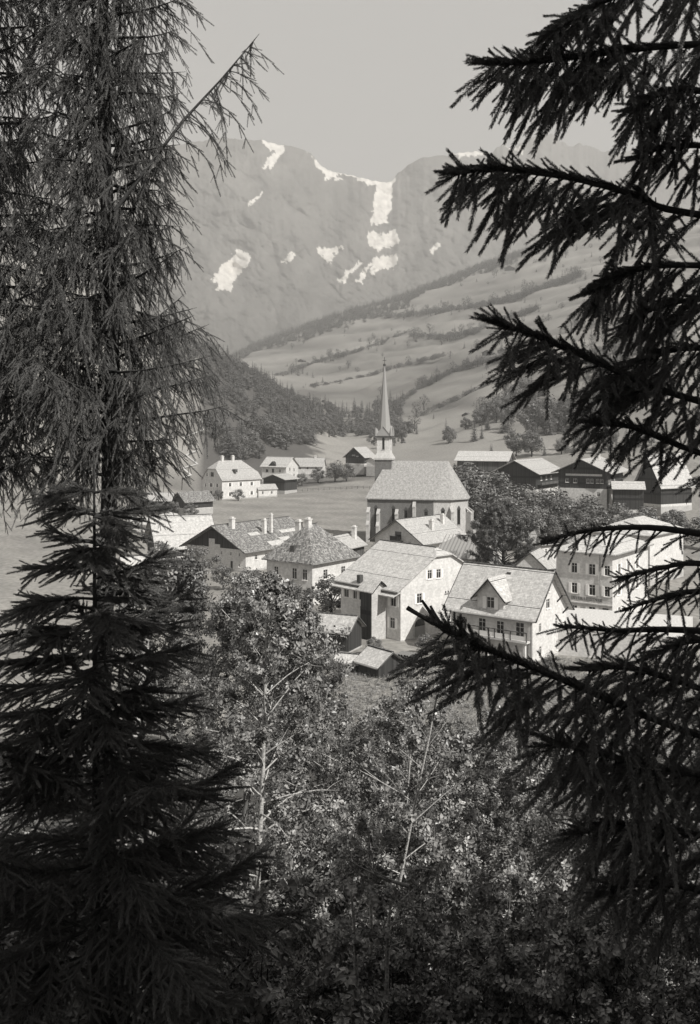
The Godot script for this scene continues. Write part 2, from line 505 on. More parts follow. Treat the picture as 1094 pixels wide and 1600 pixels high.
# distant trees: one of each kind is built, then duplicated
func far_broadleaf(called: String, seed_: int, faces: int, leaf: String, wide: float) -> Node3D:
	rng.seed = seed_
	var t := Node3D.new()
	t.name = called
	var g := Geo.new()
	var lumps := []
	for i in 11:
		var a := i * 2.4
		var f := i / 10.0
		var rr := wide * (0.28 + 0.5 * sin(PI * clampf(f * 0.9 + 0.08, 0, 1))) * rng.randf_range(0.5, 1.0)
		lumps.append([Vector3(cos(a) * rr, 0.3 + 0.58 * f, sin(a) * rr), rng.randf_range(0.11, 0.2)])
	for i in faces:
		var lump = lumps[rng.randi() % lumps.size()]
		var o := Vector3(rng.randfn(), rng.randfn(), rng.randfn()).normalized()
		var p: Vector3 = lump[0] + o * lump[1] * pow(rng.randf(), 0.35)
		var nn := (o + Vector3(rng.randf_range(-1, 1), rng.randf_range(-0.4, 1.2), rng.randf_range(-1, 1)) * 0.7).normalized()
		var x := nn.cross(Vector3(rng.randf() - 0.5, 1, rng.randf() - 0.5)).normalized() * rng.randf_range(0.014, 0.03)
		var y := nn.cross(x).normalized() * rng.randf_range(0.012, 0.024)
		var tone := rng.randf_range(0.6, 1.35)
		g.tone = Color(tone, tone, tone)
		g.poly([p - x, p - y * 0.9, p + x, p + y])
	obj("crown", g, M[leaf], t)
	var w := Geo.new()
	w.tube(PackedVector3Array([Vector3(0, -0.05, 0), Vector3(0.01, 0.25, 0), Vector3(0, 0.6, 0.01)]), PackedFloat32Array([0.035, 0.025, 0.012]), 5)
	for i in 5:
		var a := i * 1.3
		w.tube(PackedVector3Array([Vector3(0, 0.22 + i * 0.06, 0), Vector3(cos(a) * 0.1, 0.4 + i * 0.06, sin(a) * 0.1), Vector3(cos(a) * 0.24, 0.5 + i * 0.07, sin(a) * 0.24)]), PackedFloat32Array([0.014, 0.009, 0.004]), 4)
	obj("trunk", w, M.dark_bark, t)
	return t

func far_conifer(called: String, seed_: int, tiers: int, leaf: String, wide: float) -> Node3D:
	rng.seed = seed_
	var t := Node3D.new()
	t.name = called
	var g := Geo.new()
	for i in tiers:
		var f := (i + 0.3) / tiers
		var y := 0.07 + 0.92 * f
		var r := wide * pow(1.0 - f, 0.8) + 0.012
		var n := 5 + int(9 * (1.0 - f))
		for k in n:
			var a := TAU * (k + rng.randf() * 0.7) / n + i
			var o := Vector3(cos(a), 0, sin(a))
			var s := Vector3(-sin(a), 0, cos(a))
			var l := r * rng.randf_range(0.6, 1.2)
			for m in 3:                                      # three drooping leaflets to a bough
				var b := Vector3(0, y, 0) + o * l * (0.12 + 0.28 * m) + Vector3.DOWN * l * 0.12 * m
				var tip := b + o * l * 0.42 + Vector3.DOWN * l * rng.randf_range(0.1, 0.35) + s * l * rng.randf_range(-0.15, 0.15)
				var w := s * l * 0.2
				var tone := rng.randf_range(0.6, 1.35)
				g.tone = Color(tone, tone, tone)
				g.poly([b, b.lerp(tip, 0.5) + w + Vector3.DOWN * l * 0.1, tip])
				g.poly([b, tip, b.lerp(tip, 0.5) - w + Vector3.DOWN * l * 0.1])
	obj("crown", g, M[leaf], t)
	var w2 := Geo.new()
	w2.tube(PackedVector3Array([Vector3(0, -0.05, 0), Vector3(0, 0.96, 0)]), PackedFloat32Array([0.018, 0.003]), 5)
	obj("trunk", w2, M.dark_bark, t)
	return t

func plant(proto: Node3D, called: String, label: String, category: String, group: String, at: Vector3, h: float, w := 1.0) -> Node3D:
	var o: Node3D = proto.duplicate()
	o.name = numbered(called)
	add_child(o)
	o.position = at
	o.rotation.y = rng.randf() * TAU
	o.scale = Vector3(h * w, h, h * w)
	tag(o, label, category, group)
	return o


# ---------------------------------------------------------------- buildings
func window_part(parent: Node3D, at: Vector3, out: Vector3, w: float, h: float, shutters: bool, style := "cross") -> void:
	# a frame with glazing bars, its pane, and a pair of open shutters
	var x := Vector3.UP.cross(out).normalized()
	var xf := Transform3D(Basis(x, Vector3.UP, out), at)
	var key := "%.2f %.2f %s" % [w, h, style]
	if not windows_made.has(key):
		var f := Geo.new()
		var e := 0.05
		f.box(Vector3(-w / 2, -h / 2, -0.12), Vector3(-w / 2 + e, h / 2, -0.03))
		f.box(Vector3(w / 2 - e, -h / 2, -0.12), Vector3(w / 2, h / 2, -0.03))
		f.box(Vector3(-w / 2 + e, -h / 2, -0.12), Vector3(w / 2 - e, -h / 2 + e, -0.03))
		f.box(Vector3(-w / 2 + e, h / 2 - e, -0.12), Vector3(w / 2 - e, h / 2, -0.03))
		if style == "cross":
			f.box(Vector3(-0.02, -h / 2 + e, -0.11), Vector3(0.02, h / 2 - e, -0.05))
			f.box(Vector3(-w / 2 + e, h * 0.2, -0.105), Vector3(w / 2 - e, h * 0.2 + 0.03, -0.055))
		f.box(Vector3(-w / 2 - 0.08, -h / 2 - 0.1, -0.05), Vector3(w / 2 + 0.08, -h / 2, 0.1))
		var p := Geo.new()
		p.box(Vector3(-w / 2 + 0.02, -h / 2 + 0.02, -0.1), Vector3(w / 2 - 0.02, h / 2 - 0.02, -0.085))
		var s := Geo.new()
		s.box(Vector3(-w * 0.46, -h / 2, 0), Vector3(0, h / 2, 0.045))
		windows_made[key] = [f.mesh(), p.mesh(), s.mesh()]
	var got = windows_made[key]
	var o := obj("window" if style != "door" else "door", got[0], M.grey_paint if style == "dark" else M.white_paint, parent)
	o.transform = xf
	obj("pane", got[1], M.glass if style != "door" else M.grey_boards, o)
	if shutters:
		for sgn in [-1.0, 1.0]:
			var sh := obj("shutter", got[2], M.white_paint, parent)
			sh.transform = xf * Transform3D(Basis(), Vector3(-w / 2 - 0.02 if sgn < 0 else w / 2 + 0.02 + w * 0.46, 0, 0.004))

# one outer wall with its openings: a point is o + x * s, s in 0..len; top is the height over s
func wall_face(lower: Geo, upper: Geo, o: Vector3, x: Vector3, length: float, top: Callable, wins: Array, split: float, breaks: Array) -> void:
	var out := x.cross(Vector3.UP).normalized()
	var cuts := [0.0, length]
	cuts.append_array(breaks)
	for w in wins:
		cuts.append(clampf(w[0] - w[2] / 2, 0.01, length - 0.01))
		cuts.append(clampf(w[0] + w[2] / 2, 0.01, length - 0.01))
	cuts.sort()
	for i in cuts.size() - 1:
		var a: float = cuts[i]
		var b: float = cuts[i + 1]
		if b - a < 0.003:
			continue
		var mid := (a + b) / 2
		var holes := []
		for w in wins:
			if mid > w[0] - w[2] / 2 and mid < w[0] + w[2] / 2:
				holes.append([w[1] - w[3] / 2, w[1] + w[3] / 2])
		holes.sort_custom(func(p, q): return p[0] < q[0])
		var y := 0.0
		for k in holes.size() + 1:
			var ta: float = holes[k][0] if k < holes.size() else top.call(a)
			var tb: float = holes[k][0] if k < holes.size() else top.call(b)
			if y < split and minf(ta, tb) > split:
				lower.poly([o + x * a + Vector3.UP * y, o + x * b + Vector3.UP * y, o + x * b + Vector3.UP * split, o + x * a + Vector3.UP * split])
				upper.poly([o + x * a + Vector3.UP * split, o + x * b + Vector3.UP * split, o + x * b + Vector3.UP * tb, o + x * a + Vector3.UP * ta])
			else:
				var g: Geo = lower if y < split else upper
				g.poly([o + x * a + Vector3.UP * y, o + x * b + Vector3.UP * y, o + x * b + Vector3.UP * tb, o + x * a + Vector3.UP * ta])
			if k < holes.size():
				y = holes[k][1]
	for w in wins:                                           # reveals
		var l: float = w[0] - w[2] / 2
		var r: float = w[0] + w[2] / 2
		var y0: float = w[1] - w[3] / 2
		var y1: float = w[1] + w[3] / 2
		var c := [o + x * l + Vector3.UP * y0, o + x * r + Vector3.UP * y0, o + x * r + Vector3.UP * y1, o + x * l + Vector3.UP * y1]
		var g: Geo = lower if w[1] < split else upper
		for k in 4:
			g.poly([c[k], c[(k + 1) % 4], c[(k + 1) % 4] - out * 0.16, c[k] - out * 0.16])

# roof over x in -length..0, z in -width..0, ridge along x; fa and fb: 1 gable, 0 hip, between half-hip (at x = 0 and x = -length)
func roof_shape(g: Geo, xf: Transform3D, length: float, width: float, eave: float, ridge: float, over: float, verge: float, fa: float, fb: float, thick: float) -> void:
	var up := Vector3(0, thick + 0.015, 0)
	var slope := (ridge - eave) / (width / 2)
	for side in [1.0, -1.0]:
		var ze := over if side > 0 else -width - over
		var zm := -width / 2
		var ye := eave - over * slope
		var ring := []
		# anticlockwise seen from above for the front side
		var va := verge if fa > 0.0 else over
		var vb := verge if fb > 0.0 else over
		ring.append(Vector3(-length - vb, ye, ze))
		ring.append(Vector3(va, ye, ze))
		if fa < 1.0:
			if fa > 0.0:
				ring.append(Vector3(va, lerpf(eave, ridge, fa), lerpf(0.0 if side > 0 else -width, zm, fa)))
			ring.append(Vector3(-(1.0 - fa) * width / 2, ridge, zm))
		else:
			ring.append(Vector3(va, ridge, zm))
		if fb < 1.0:
			ring.append(Vector3(-length + (1.0 - fb) * width / 2, ridge, zm))
			if fb > 0.0:
				ring.append(Vector3(-length - vb, lerpf(eave, ridge, fb), lerpf(0.0 if side > 0 else -width, zm, fb)))
		else:
			ring.append(Vector3(-length - vb, ridge, zm))
		if side < 0:
			ring.reverse()
		var pts := []
		for p in ring:
			pts.append(xf * (p + up))
		g.slab(pts, Vector3(0, -thick, 0))
	for e in 2:
		var f := fa if e == 0 else fb
		if f >= 1.0:
			continue
		var sgn := 1.0 if e == 0 else -1.0
		var x0 := (verge if f > 0.0 else over) if e == 0 else -length - (verge if f > 0.0 else over)
		var yc := lerpf(eave, ridge, f) if f > 0.0 else eave - over * slope
		var z1 := lerpf(0.0, -width / 2, f) if f > 0.0 else over
		var apex := Vector3(-(1.0 - f) * width / 2 if e == 0 else -length + (1.0 - f) * width / 2, ridge, -width / 2)
		var tri := [Vector3(x0, yc, z1), Vector3(x0, yc, -width - z1), apex]
		if sgn < 0:
			tri.reverse()
		var pts := []
		for p in tri:
			pts.append(xf * (p + up))
		g.slab(pts, Vector3(0, -thick, 0))

func house(o: Dictionary) -> Node3D:
	var t := thing(o.name, o.label, o.get("cat", "house"), o.at, deg_to_rad(-o.deg), o.get("group", ""))
	var L: float = o.L
	var W: float = o.W
	var H: float = o.H
	var R: float = o.R
	var along_u: bool = o.get("ridge", "u") == "u"
	var fa: float = o.get("fa", 1.0)
	var fb: float = o.get("fb", 1.0)
	var gable_top := func(s: float, n: float, f: float) -> float:
		return minf(H + (R - H) * (1.0 - absf(2.0 * s / n - 1.0)), H + (R - H) * f)
	var front_top := func(s: float) -> float: return H if along_u else gable_top.call(s, L, fa)
	var side_top := func(s: float) -> float: return gable_top.call(s, W, fa) if along_u else H
	var back_top := func(s: float) -> float: return H if along_u else gable_top.call(s, L, fb)
	var left_top := func(s: float) -> float: return gable_top.call(s, W, fb) if along_u else H
	var lower := Geo.new()
	var upper := Geo.new()
	var split: float = o.get("split", 99.0)
	var fw := []
	for w in o.get("front", []):
		fw.append([L + w[0], w[1], w[2], w[3]])
	var sw: Array = o.get("side", [])
	var lb := [L / 2, L * fa / 2, L - L * fa / 2]
	var wb := [W / 2, W * fa / 2, W - W * fa / 2]
	wall_face(lower, upper, Vector3(-L, 0, 0), Vector3.RIGHT, L, front_top, fw, split, lb)
	wall_face(lower, upper, Vector3.ZERO, Vector3(0, 0, -1), W, side_top, sw, split, wb)
	wall_face(lower, upper, Vector3(0, 0, -W), Vector3.LEFT, L, back_top, [], split, [L / 2])
	wall_face(lower, upper, Vector3(-L, 0, -W), Vector3(0, 0, 1), W, left_top, [], split, [W / 2])
	if lower.v.size():
		obj("wall", lower, M[o.get("wall", "white_plaster")], t)
	if upper.v.size():
		obj("timber_wall", upper, M[o.get("upper", "timber")], t)
	var base := Geo.new()                                     # footings, down into the ground
	base.box(Vector3(-L - 0.06, -4.0, -W - 0.06), Vector3(0.06, 0.35, 0.06))
	obj("plinth", base, M[o.get("plinth", "grey_plaster")], t)
	var roof := Geo.new()
	var over: float = o.get("over", 0.5)
	var verge: float = o.get("verge", 0.5)
	var xf := Transform3D() if along_u else Transform3D(Basis(Vector3(0, 0, 1), Vector3.UP, Vector3(-1, 0, 0)), Vector3(-L, 0, 0))
	roof_shape(roof, xf, L if along_u else W, W if along_u else L, H, R, over, verge, fa, fb, o.get("thick", 0.16))
	obj("roof", roof, M[o.get("roof", "shingle")], t)
	if o.at.z > -240.0:
		var len_: float = L if along_u else W
		var wid: float = W if along_u else L
		var sl := (R - H) / (wid / 2)
		var cap := Geo.new()
		cap.box(xf * Vector3(-len_ - verge * 0.9 + (1.0 - fb) * wid / 2, R + 0.12, -wid / 2 - 0.14), xf * Vector3(verge * 0.9 - (1.0 - fa) * wid / 2, R + 0.24, -wid / 2 + 0.14))
		obj("ridge_cap", cap, M.grey_boards, t)
		for zz in [over + 0.06, -wid - over - 0.06]:
			var gut := Geo.new()
			var gy := H - over * sl + 0.06
			gut.tube(PackedVector3Array([xf * Vector3(-len_ - verge * 0.8, gy, zz), xf * Vector3(verge * 0.8, gy, zz)]), PackedFloat32Array([0.075, 0.075]), 6)
			obj("gutter", gut, M.grey_paint, t)
		for e in 2:
			if (fa if e == 0 else fb) < 1.0:
				continue
			var xe := verge + 0.03 if e == 0 else -len_ - verge - 0.03
			for sd in [1.0, -1.0]:
				var bb := Geo.new()
				var a3 := xf * Vector3(xe, H - over * sl + 0.06, over if sd > 0 else -wid - over)
				var b3 := xf * Vector3(xe, R + 0.08, -wid / 2)
				bb.tube(PackedVector3Array([a3, b3]), PackedFloat32Array([0.1, 0.1]), 4)
				obj("barge_board", bb, M.grey_boards, t)
	var sh: bool = o.get("shutters", false)
	for i in fw.size():
		var w = o.front[i]
		window_part(t, Vector3(w[0], w[1], 0), Vector3(0, 0, 1), w[2], w[3], sh and w.size() < 5, w[4] if w.size() > 4 else "cross")
	for w in sw:
		window_part(t, Vector3(0, w[1], -w[0]), Vector3.RIGHT, w[2], w[3], sh and w.size() < 5, w[4] if w.size() > 4 else "cross")
	for c in o.get("chimneys", []):                           # x, z, foot, top, width
		var g := Geo.new()
		g.box(Vector3(c[0] - c[4] / 2, c[2], c[1] - c[4] / 2), Vector3(c[0] + c[4] / 2, c[3], c[1] + c[4] / 2))
		g.box(Vector3(c[0] - c[4] * 0.62, c[3], c[1] - c[4] * 0.62), Vector3(c[0] + c[4] * 0.62, c[3] + 0.14, c[1] + c[4] * 0.62))
		g.box(Vector3(c[0] - c[4] * 0.34, c[3] + 0.14, c[1] - c[4] * 0.34), Vector3(c[0] + c[4] * 0.34, c[3] + 0.4, c[1] + c[4] * 0.34))
		obj("chimney", g, M.white_plaster, t)
	return t

# ---------------------------------------------------------------- the scene
func _ready() -> void:
	var cam := Camera3D.new()
	cam.name = "camera"
	cam.near = 0.2
	cam.far = 12000.0
	cam.projection = Camera3D.PROJECTION_FRUSTUM
	cam.size = 0.2 * 1600.0 / 1550.0
	cam.frustum_offset = Vector2(0, -0.2 * 140.0 / 1550.0)       # a view camera: level, the lens lowered
	add_child(cam)
	cam.current = true
	var we := WorldEnvironment.new()
	we.name = "air"
	var env := Environment.new()
	env.background_mode = Environment.BG_SKY
	var sm := ProceduralSkyMaterial.new()
	sm.sky_top_color = grey(0.245)
	sm.sky_horizon_color = grey(0.31)
	sm.sky_curve = 0.2
	sm.ground_bottom_color = grey(0.12)
	sm.ground_horizon_color = grey(0.28)
	sm.sun_angle_max = 1.0
	var sky := Sky.new()
	sky.sky_material = sm
	env.sky = sky
	env.tonemap_mode = Environment.TONE_MAPPER_LINEAR
	env.tonemap_exposure = 1.9
	env.sdfgi_enabled = true
	env.ssao_enabled = true
	env.ssil_enabled = true
	env.fog_enabled = true
	env.fog_density = 0.0002
	env.fog_light_color = grey(0.8)
	we.environment = env
	add_child(we)
	var sun := DirectionalLight3D.new()
	sun.name = "sun"
	sun.light_energy = 1.1
	sun.light_color = Color(1.0, 0.99, 0.97)
	sun.light_angular_distance = 0.5
	sun.shadow_enabled = true
	add_child(sun)
	sun.look_at_from_position(Vector3(0.5, 0.68, 0.52), Vector3.ZERO)

	rng.seed = 7
	materials()
	spray_mesh = leaf_spray(11, 0.3, 0.118, 41)
	twig_mesh = needle_twig(0.2, 190, 0.024, 0.0038, 42)
	larch_mesh = needle_twig(0.3, 170, 0.027, 0.0044, 43)
	terrain()
	mountains()
	church()
	village()
	village_trees()
	hill_trees()
	slope_trees()
	larch("tall larch with long hanging twigs and one bare shoot slanting up against the sky", -2.45, 10.0, 135, 1.0, 400, true)
	larch("second larch, at the left border, its hanging twigs merging with the taller one", -3.95, 10.6, 105, 1.3, 401, false)
	spruces()


func terrain() -> void:
	var g := Geo.new()
	var cols := 230
	var ds := []
	var d := -14.0
	while d < 3450.0:
		ds.append(d)
		d += 0.6 + maxf(0.0, d) * 0.02
	var f := FastNoiseLite.new()
	f.seed = 5
	f.frequency = 0.012
	f.fractal_octaves = 4
	var strips := FastNoiseLite.new()
	strips.seed = 9
	strips.frequency = 0.011
	strips.fractal_octaves = 3
	for dd in ds:
		for i in cols + 1:
			var a := lerpf(-0.86, 0.86, float(i) / cols)
			var x: float = a * (dd + 16.0)
			var h := ground(x, -dd)
			var amp: float = clampf((dd - 420.0) / 400.0, 0.0, 1.0) * 7.0 + (0.25 if dd < 100.0 else 0.05)
			h += f.get_noise_2d(x, dd) * amp
			if dd > 700.0:                                     # terraces worn along the slope
				h += strips.get_noise_2d(x * 0.35, h * 3.4) * minf((dd - 700.0) / 150.0, 7.0)
			g.v.append(Vector3(x, h, -dd))
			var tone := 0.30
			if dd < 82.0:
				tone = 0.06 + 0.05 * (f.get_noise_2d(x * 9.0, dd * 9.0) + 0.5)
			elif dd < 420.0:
				tone = 0.38 + 0.07 * f.get_noise_2d(x * 2.0, dd * 2.0) + 0.1 * f.get_noise_2d(x * 9.0, dd * 5.0) + 0.05 * sin((x * 0.5 - dd) * 0.55 + f.get_noise_2d(x, dd) * 6.0) * clampf((dd - 230.0) / 20.0, 0.0, 1.0)
			else:
				var along_hill := strips.get_noise_2d(x * 0.35, h * 3.4)
				tone = 0.38 + 0.3 * along_hill + 0.07 * f.get_noise_2d(x * 1.7, dd * 1.7)
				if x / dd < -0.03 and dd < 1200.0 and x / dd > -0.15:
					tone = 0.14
			if dd > 500.0 and dd < 800.0 and x / dd > -0.04 and x / dd < 0.005 and f.get_noise_2d(x * 4.0, dd * 4.0) > -0.1:
				tone = 0.5
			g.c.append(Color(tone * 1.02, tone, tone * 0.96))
			g.uv.append(Vector2(x, dd))
	var w := cols + 1
	g.n.resize(g.v.size())
	for r in ds.size():
		for i in w:
			var at := r * w + i
			var ex: Vector3 = g.v[r * w + mini(i + 1, cols)] - g.v[r * w + maxi(i - 1, 0)]
			var ez: Vector3 = g.v[mini(r + 1, ds.size() - 1) * w + i] - g.v[maxi(r - 1, 0) * w + i]
			g.n[at] = ex.cross(ez).normalized()
			if r < ds.size() - 1 and i < cols:
				g.idx.append_array(PackedInt32Array([at, at + w, at + 1, at + 1, at + w, at + w + 1]))
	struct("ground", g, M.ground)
	# the zigzag footpath on the slope to the left
	var path := Geo.new()
	var pts := [[-87, 577], [-82, 556], [-90, 536], [-79, 516], [-83, 502], [-75, 488], [-80, 474], [-74, 462], [-76, 452]]
	for k in pts.size() - 1:
		for j in 6:
			var q := []
			for e in [float(j) / 6, float(j + 1) / 6]:
				var x := lerpf(pts[k][0], pts[k + 1][0], e)
				var z := -lerpf(pts[k][1], pts[k + 1][1], e)
				var dir := Vector2(pts[k + 1][0] - pts[k][0], -(pts[k + 1][1] - pts[k][1])).normalized() * 0.45
				for sgn in [1.0, -1.0]:
					var px: float = x - dir.y * sgn
					var pz: float = z + dir.x * sgn
					q.append(Vector3(px, ground(px, pz) + 0.9, pz))
			path.poly([q[0], q[1], q[3], q[2]])
	struct("path", path, M.path_gravel)


func inside(poly: Array, p: Vector2) -> bool:
	return Geometry2D.is_point_in_polygon(p, PackedVector2Array(poly))


func skyline_at(line: Array, x: float) -> float:
	var i := 0
	while i < line.size() - 2 and x > line[i + 1].x:
		i += 1
	return lerpf(line[i].y, line[i + 1].y, clampf((x - line[i].x) / (line[i + 1].x - line[i].x), 0, 1))


# crest: bearing and rise of the skyline in thousandths of the distance, out at reach; snow: outlines of the snowfields, likewise
func massif(called: String, crest: Array, near_d: float, far_d: float, foot: float, snow: Array, step: float, rows: int, seed_: int, rock: float) -> void:
	var f := FastNoiseLite.new()
	f.seed = seed_
	f.frequency = 0.0042
	f.fractal_type = FastNoiseLite.FRACTAL_RIDGED
	f.fractal_octaves = 5
	var jag := FastNoiseLite.new()
	jag.seed = seed_ + 1
	jag.frequency = 0.035
	jag.fractal_octaves = 4
	var g := Geo.new()
	var x0: float = crest[0].x
	var n := int((crest[-1].x - x0) / step)
	for r in rows + 2:
		var t := minf(1.0, float(r) / rows)
		for i in n + 1:
			var a := x0 + i * step
			var top := skyline_at(crest, a) + jag.get_noise_2d(a * 3.0, 0.0) * (1.6 if seed_ == 61 else 2.8)
			var e := lerpf(foot, top, t)
			var ribs := f.get_noise_2d(a * 1.1 + e * 0.5, e * 1.0 - a * 0.25)
			var dd := lerpf(near_d, far_d, pow(t, 0.9)) + (ribs * 120.0 + jag.get_noise_2d(a * 0.9, e * 0.9) * 34.0) * sin(PI * clampf(t * 0.7 + 0.12, 0.0, 1.0))
			var y := e / 1000.0 * dd
			if r == rows + 1:
				dd += 900.0
				y -= 500.0
			g.v.append(Vector3(a / 1000.0 * dd, y, -dd))
			var tone := rock * (0.85 + 0.3 * jag.get_noise_2d(a * 0.6, e * 0.6) - 0.08 * ribs)
			if t < 0.45:
				tone *= 0.85
			var q := Vector2(a + jag.get_noise_2d(a * 5.0, e * 2.5) * 2.6 + jag.get_noise_2d(a * 1.5, e * 1.5) * 5.0, e + jag.get_noise_2d(a * 5.0 + 300.0, e * 3.0) * 4.0)
			for s in snow:
				if inside(s, q):
					tone = 0.9
			g.c.append(Color(tone * 1.02, tone, tone * 0.96))
			g.uv.append(Vector2(a, e))
	var w := n + 1
	g.n.resize(g.v.size())
	for r in rows + 2:
		for i in w:
			var at := r * w + i
			var ex: Vector3 = g.v[r * w + mini(i + 1, n)] - g.v[r * w + maxi(i - 1, 0)]
			var ez: Vector3 = g.v[mini(r + 1, rows + 1) * w + i] - g.v[maxi(r - 1, 0) * w + i]
			g.n[at] = ex.cross(ez).normalized()
			if r < rows + 1 and i < n:
				g.idx.append_array(PackedInt32Array([at, at + w, at + 1, at + 1, at + w, at + w + 1]))
	struct(called, g, M.rock)


func pts(list: Array) -> Array:
	var o := []
	for i in range(0, list.size(), 2):
		o.append(Vector2(list[i], list[i + 1]))
	return o


func mountains() -> void:
	massif("mountain_ridge", pts([-430.3, 256.8, -352.9, 264.5, -223.9, 271.0, -159.4, 282.6, -133.5, 286.5, -111.0, 285.8, -88.4, 284.5, -71.6, 280.0, -54.8, 277.4, -40.0, 272.3, -31.6, 261.3, -22.6, 254.2, -4.5, 250.3, 18.1, 245.2, 31.0, 242.6, 41.9, 242.6, 48.4, 251.6, 60.0, 260.6, 74.2, 267.1, 92.3, 269.0, 118.1, 263.2, 143.9, 254.2, 163.2, 246.5, 195.5, 238.7, 227.7, 232.3, 292.3, 222.6, 453.5, 203.2]), 3300.0, 4700.0, 20.0, [pts([21.3, 246.5, 45.8, 245.2, 41.9, 225.8, 37.4, 201.3, 22.6, 200.0, 21.3, 212.9, 27.7, 232.3]), pts([17.4, 192.9, 34.2, 189.7, 48.4, 195.5, 50.3, 179.4, 37.4, 177.4, 27.7, 171.0, 19.4, 177.4]), pts([24.5, 166.5, 45.2, 169.0, 45.8, 154.8, 34.2, 156.1, 21.3, 148.4]), pts([7.1, 162.6, 12.3, 161.3, -7.1, 140.6, -12.9, 141.9]), pts([18.7, 160.0, 23.2, 160.0, 10.3, 140.6, 5.2, 141.3]), pts([-33.5, 176.8, -20.6, 174.2, -6.5, 178.1, -16.1, 167.7, -22.6, 160.0, -30.3, 169.0]), pts([-127.1, 161.3, -111.0, 175.5, -98.7, 166.5, -112.9, 148.4, -119.4, 132.3, -134.8, 133.5, -137.4, 147.1]), pts([-92.9, 287.7, -67.1, 280.0, -68.4, 271.0, -79.4, 255.5, -83.2, 256.8, -75.5, 271.0, -89.7, 281.3]), pts([-75.5, 272.3, -89.7, 256.8, -87.1, 255.5, -71.6, 268.4]), pts([-40.6, 273.5, -30.3, 269.0, -17.4, 256.8, -9.7, 245.2, -22.6, 245.2, -33.5, 259.4]), pts([-16.1, 256.8, -1.3, 252.9, 21.3, 247.1, 27.7, 242.6, 22.6, 237.4, 8.4, 245.2, -14.2, 251.6]), pts([-67.7, 162.6, -58.7, 171.6, -56.1, 169.0, -63.9, 160.0]), pts([-102.6, 220.6, -88.4, 233.5, -87.1, 231.0, -101.3, 218.1]), pts([80.6, 172.9, 91.0, 180.6, 93.5, 178.1, 84.5, 170.3])], 1.0, 320, 61, 0.21)
	massif("mountain_peaks_beyond", pts([34.2, 206.5, 60.0, 232.3, 85.8, 256.8, 98.7, 269.0, 108.4, 272.3, 127.7, 273.5, 140.6, 270.3, 153.5, 281.3, 163.2, 274.8, 179.4, 284.5, 192.3, 291.6, 203.2, 291.0, 211.6, 283.2, 221.3, 278.1, 231.0, 281.3, 247.1, 276.1, 266.5, 271.0, 292.3, 276.8, 331.0, 267.7, 453.5, 274.2]), 4300.0, 5500.0, 120.0, [pts([94.8, 273.5, 140.6, 274.8, 141.3, 269.0, 111.6, 267.7, 96.8, 267.7]), pts([149.0, 287.7, 174.8, 275.5, 172.3, 271.0, 150.3, 280.0])], 1.1, 150, 67, 0.19)


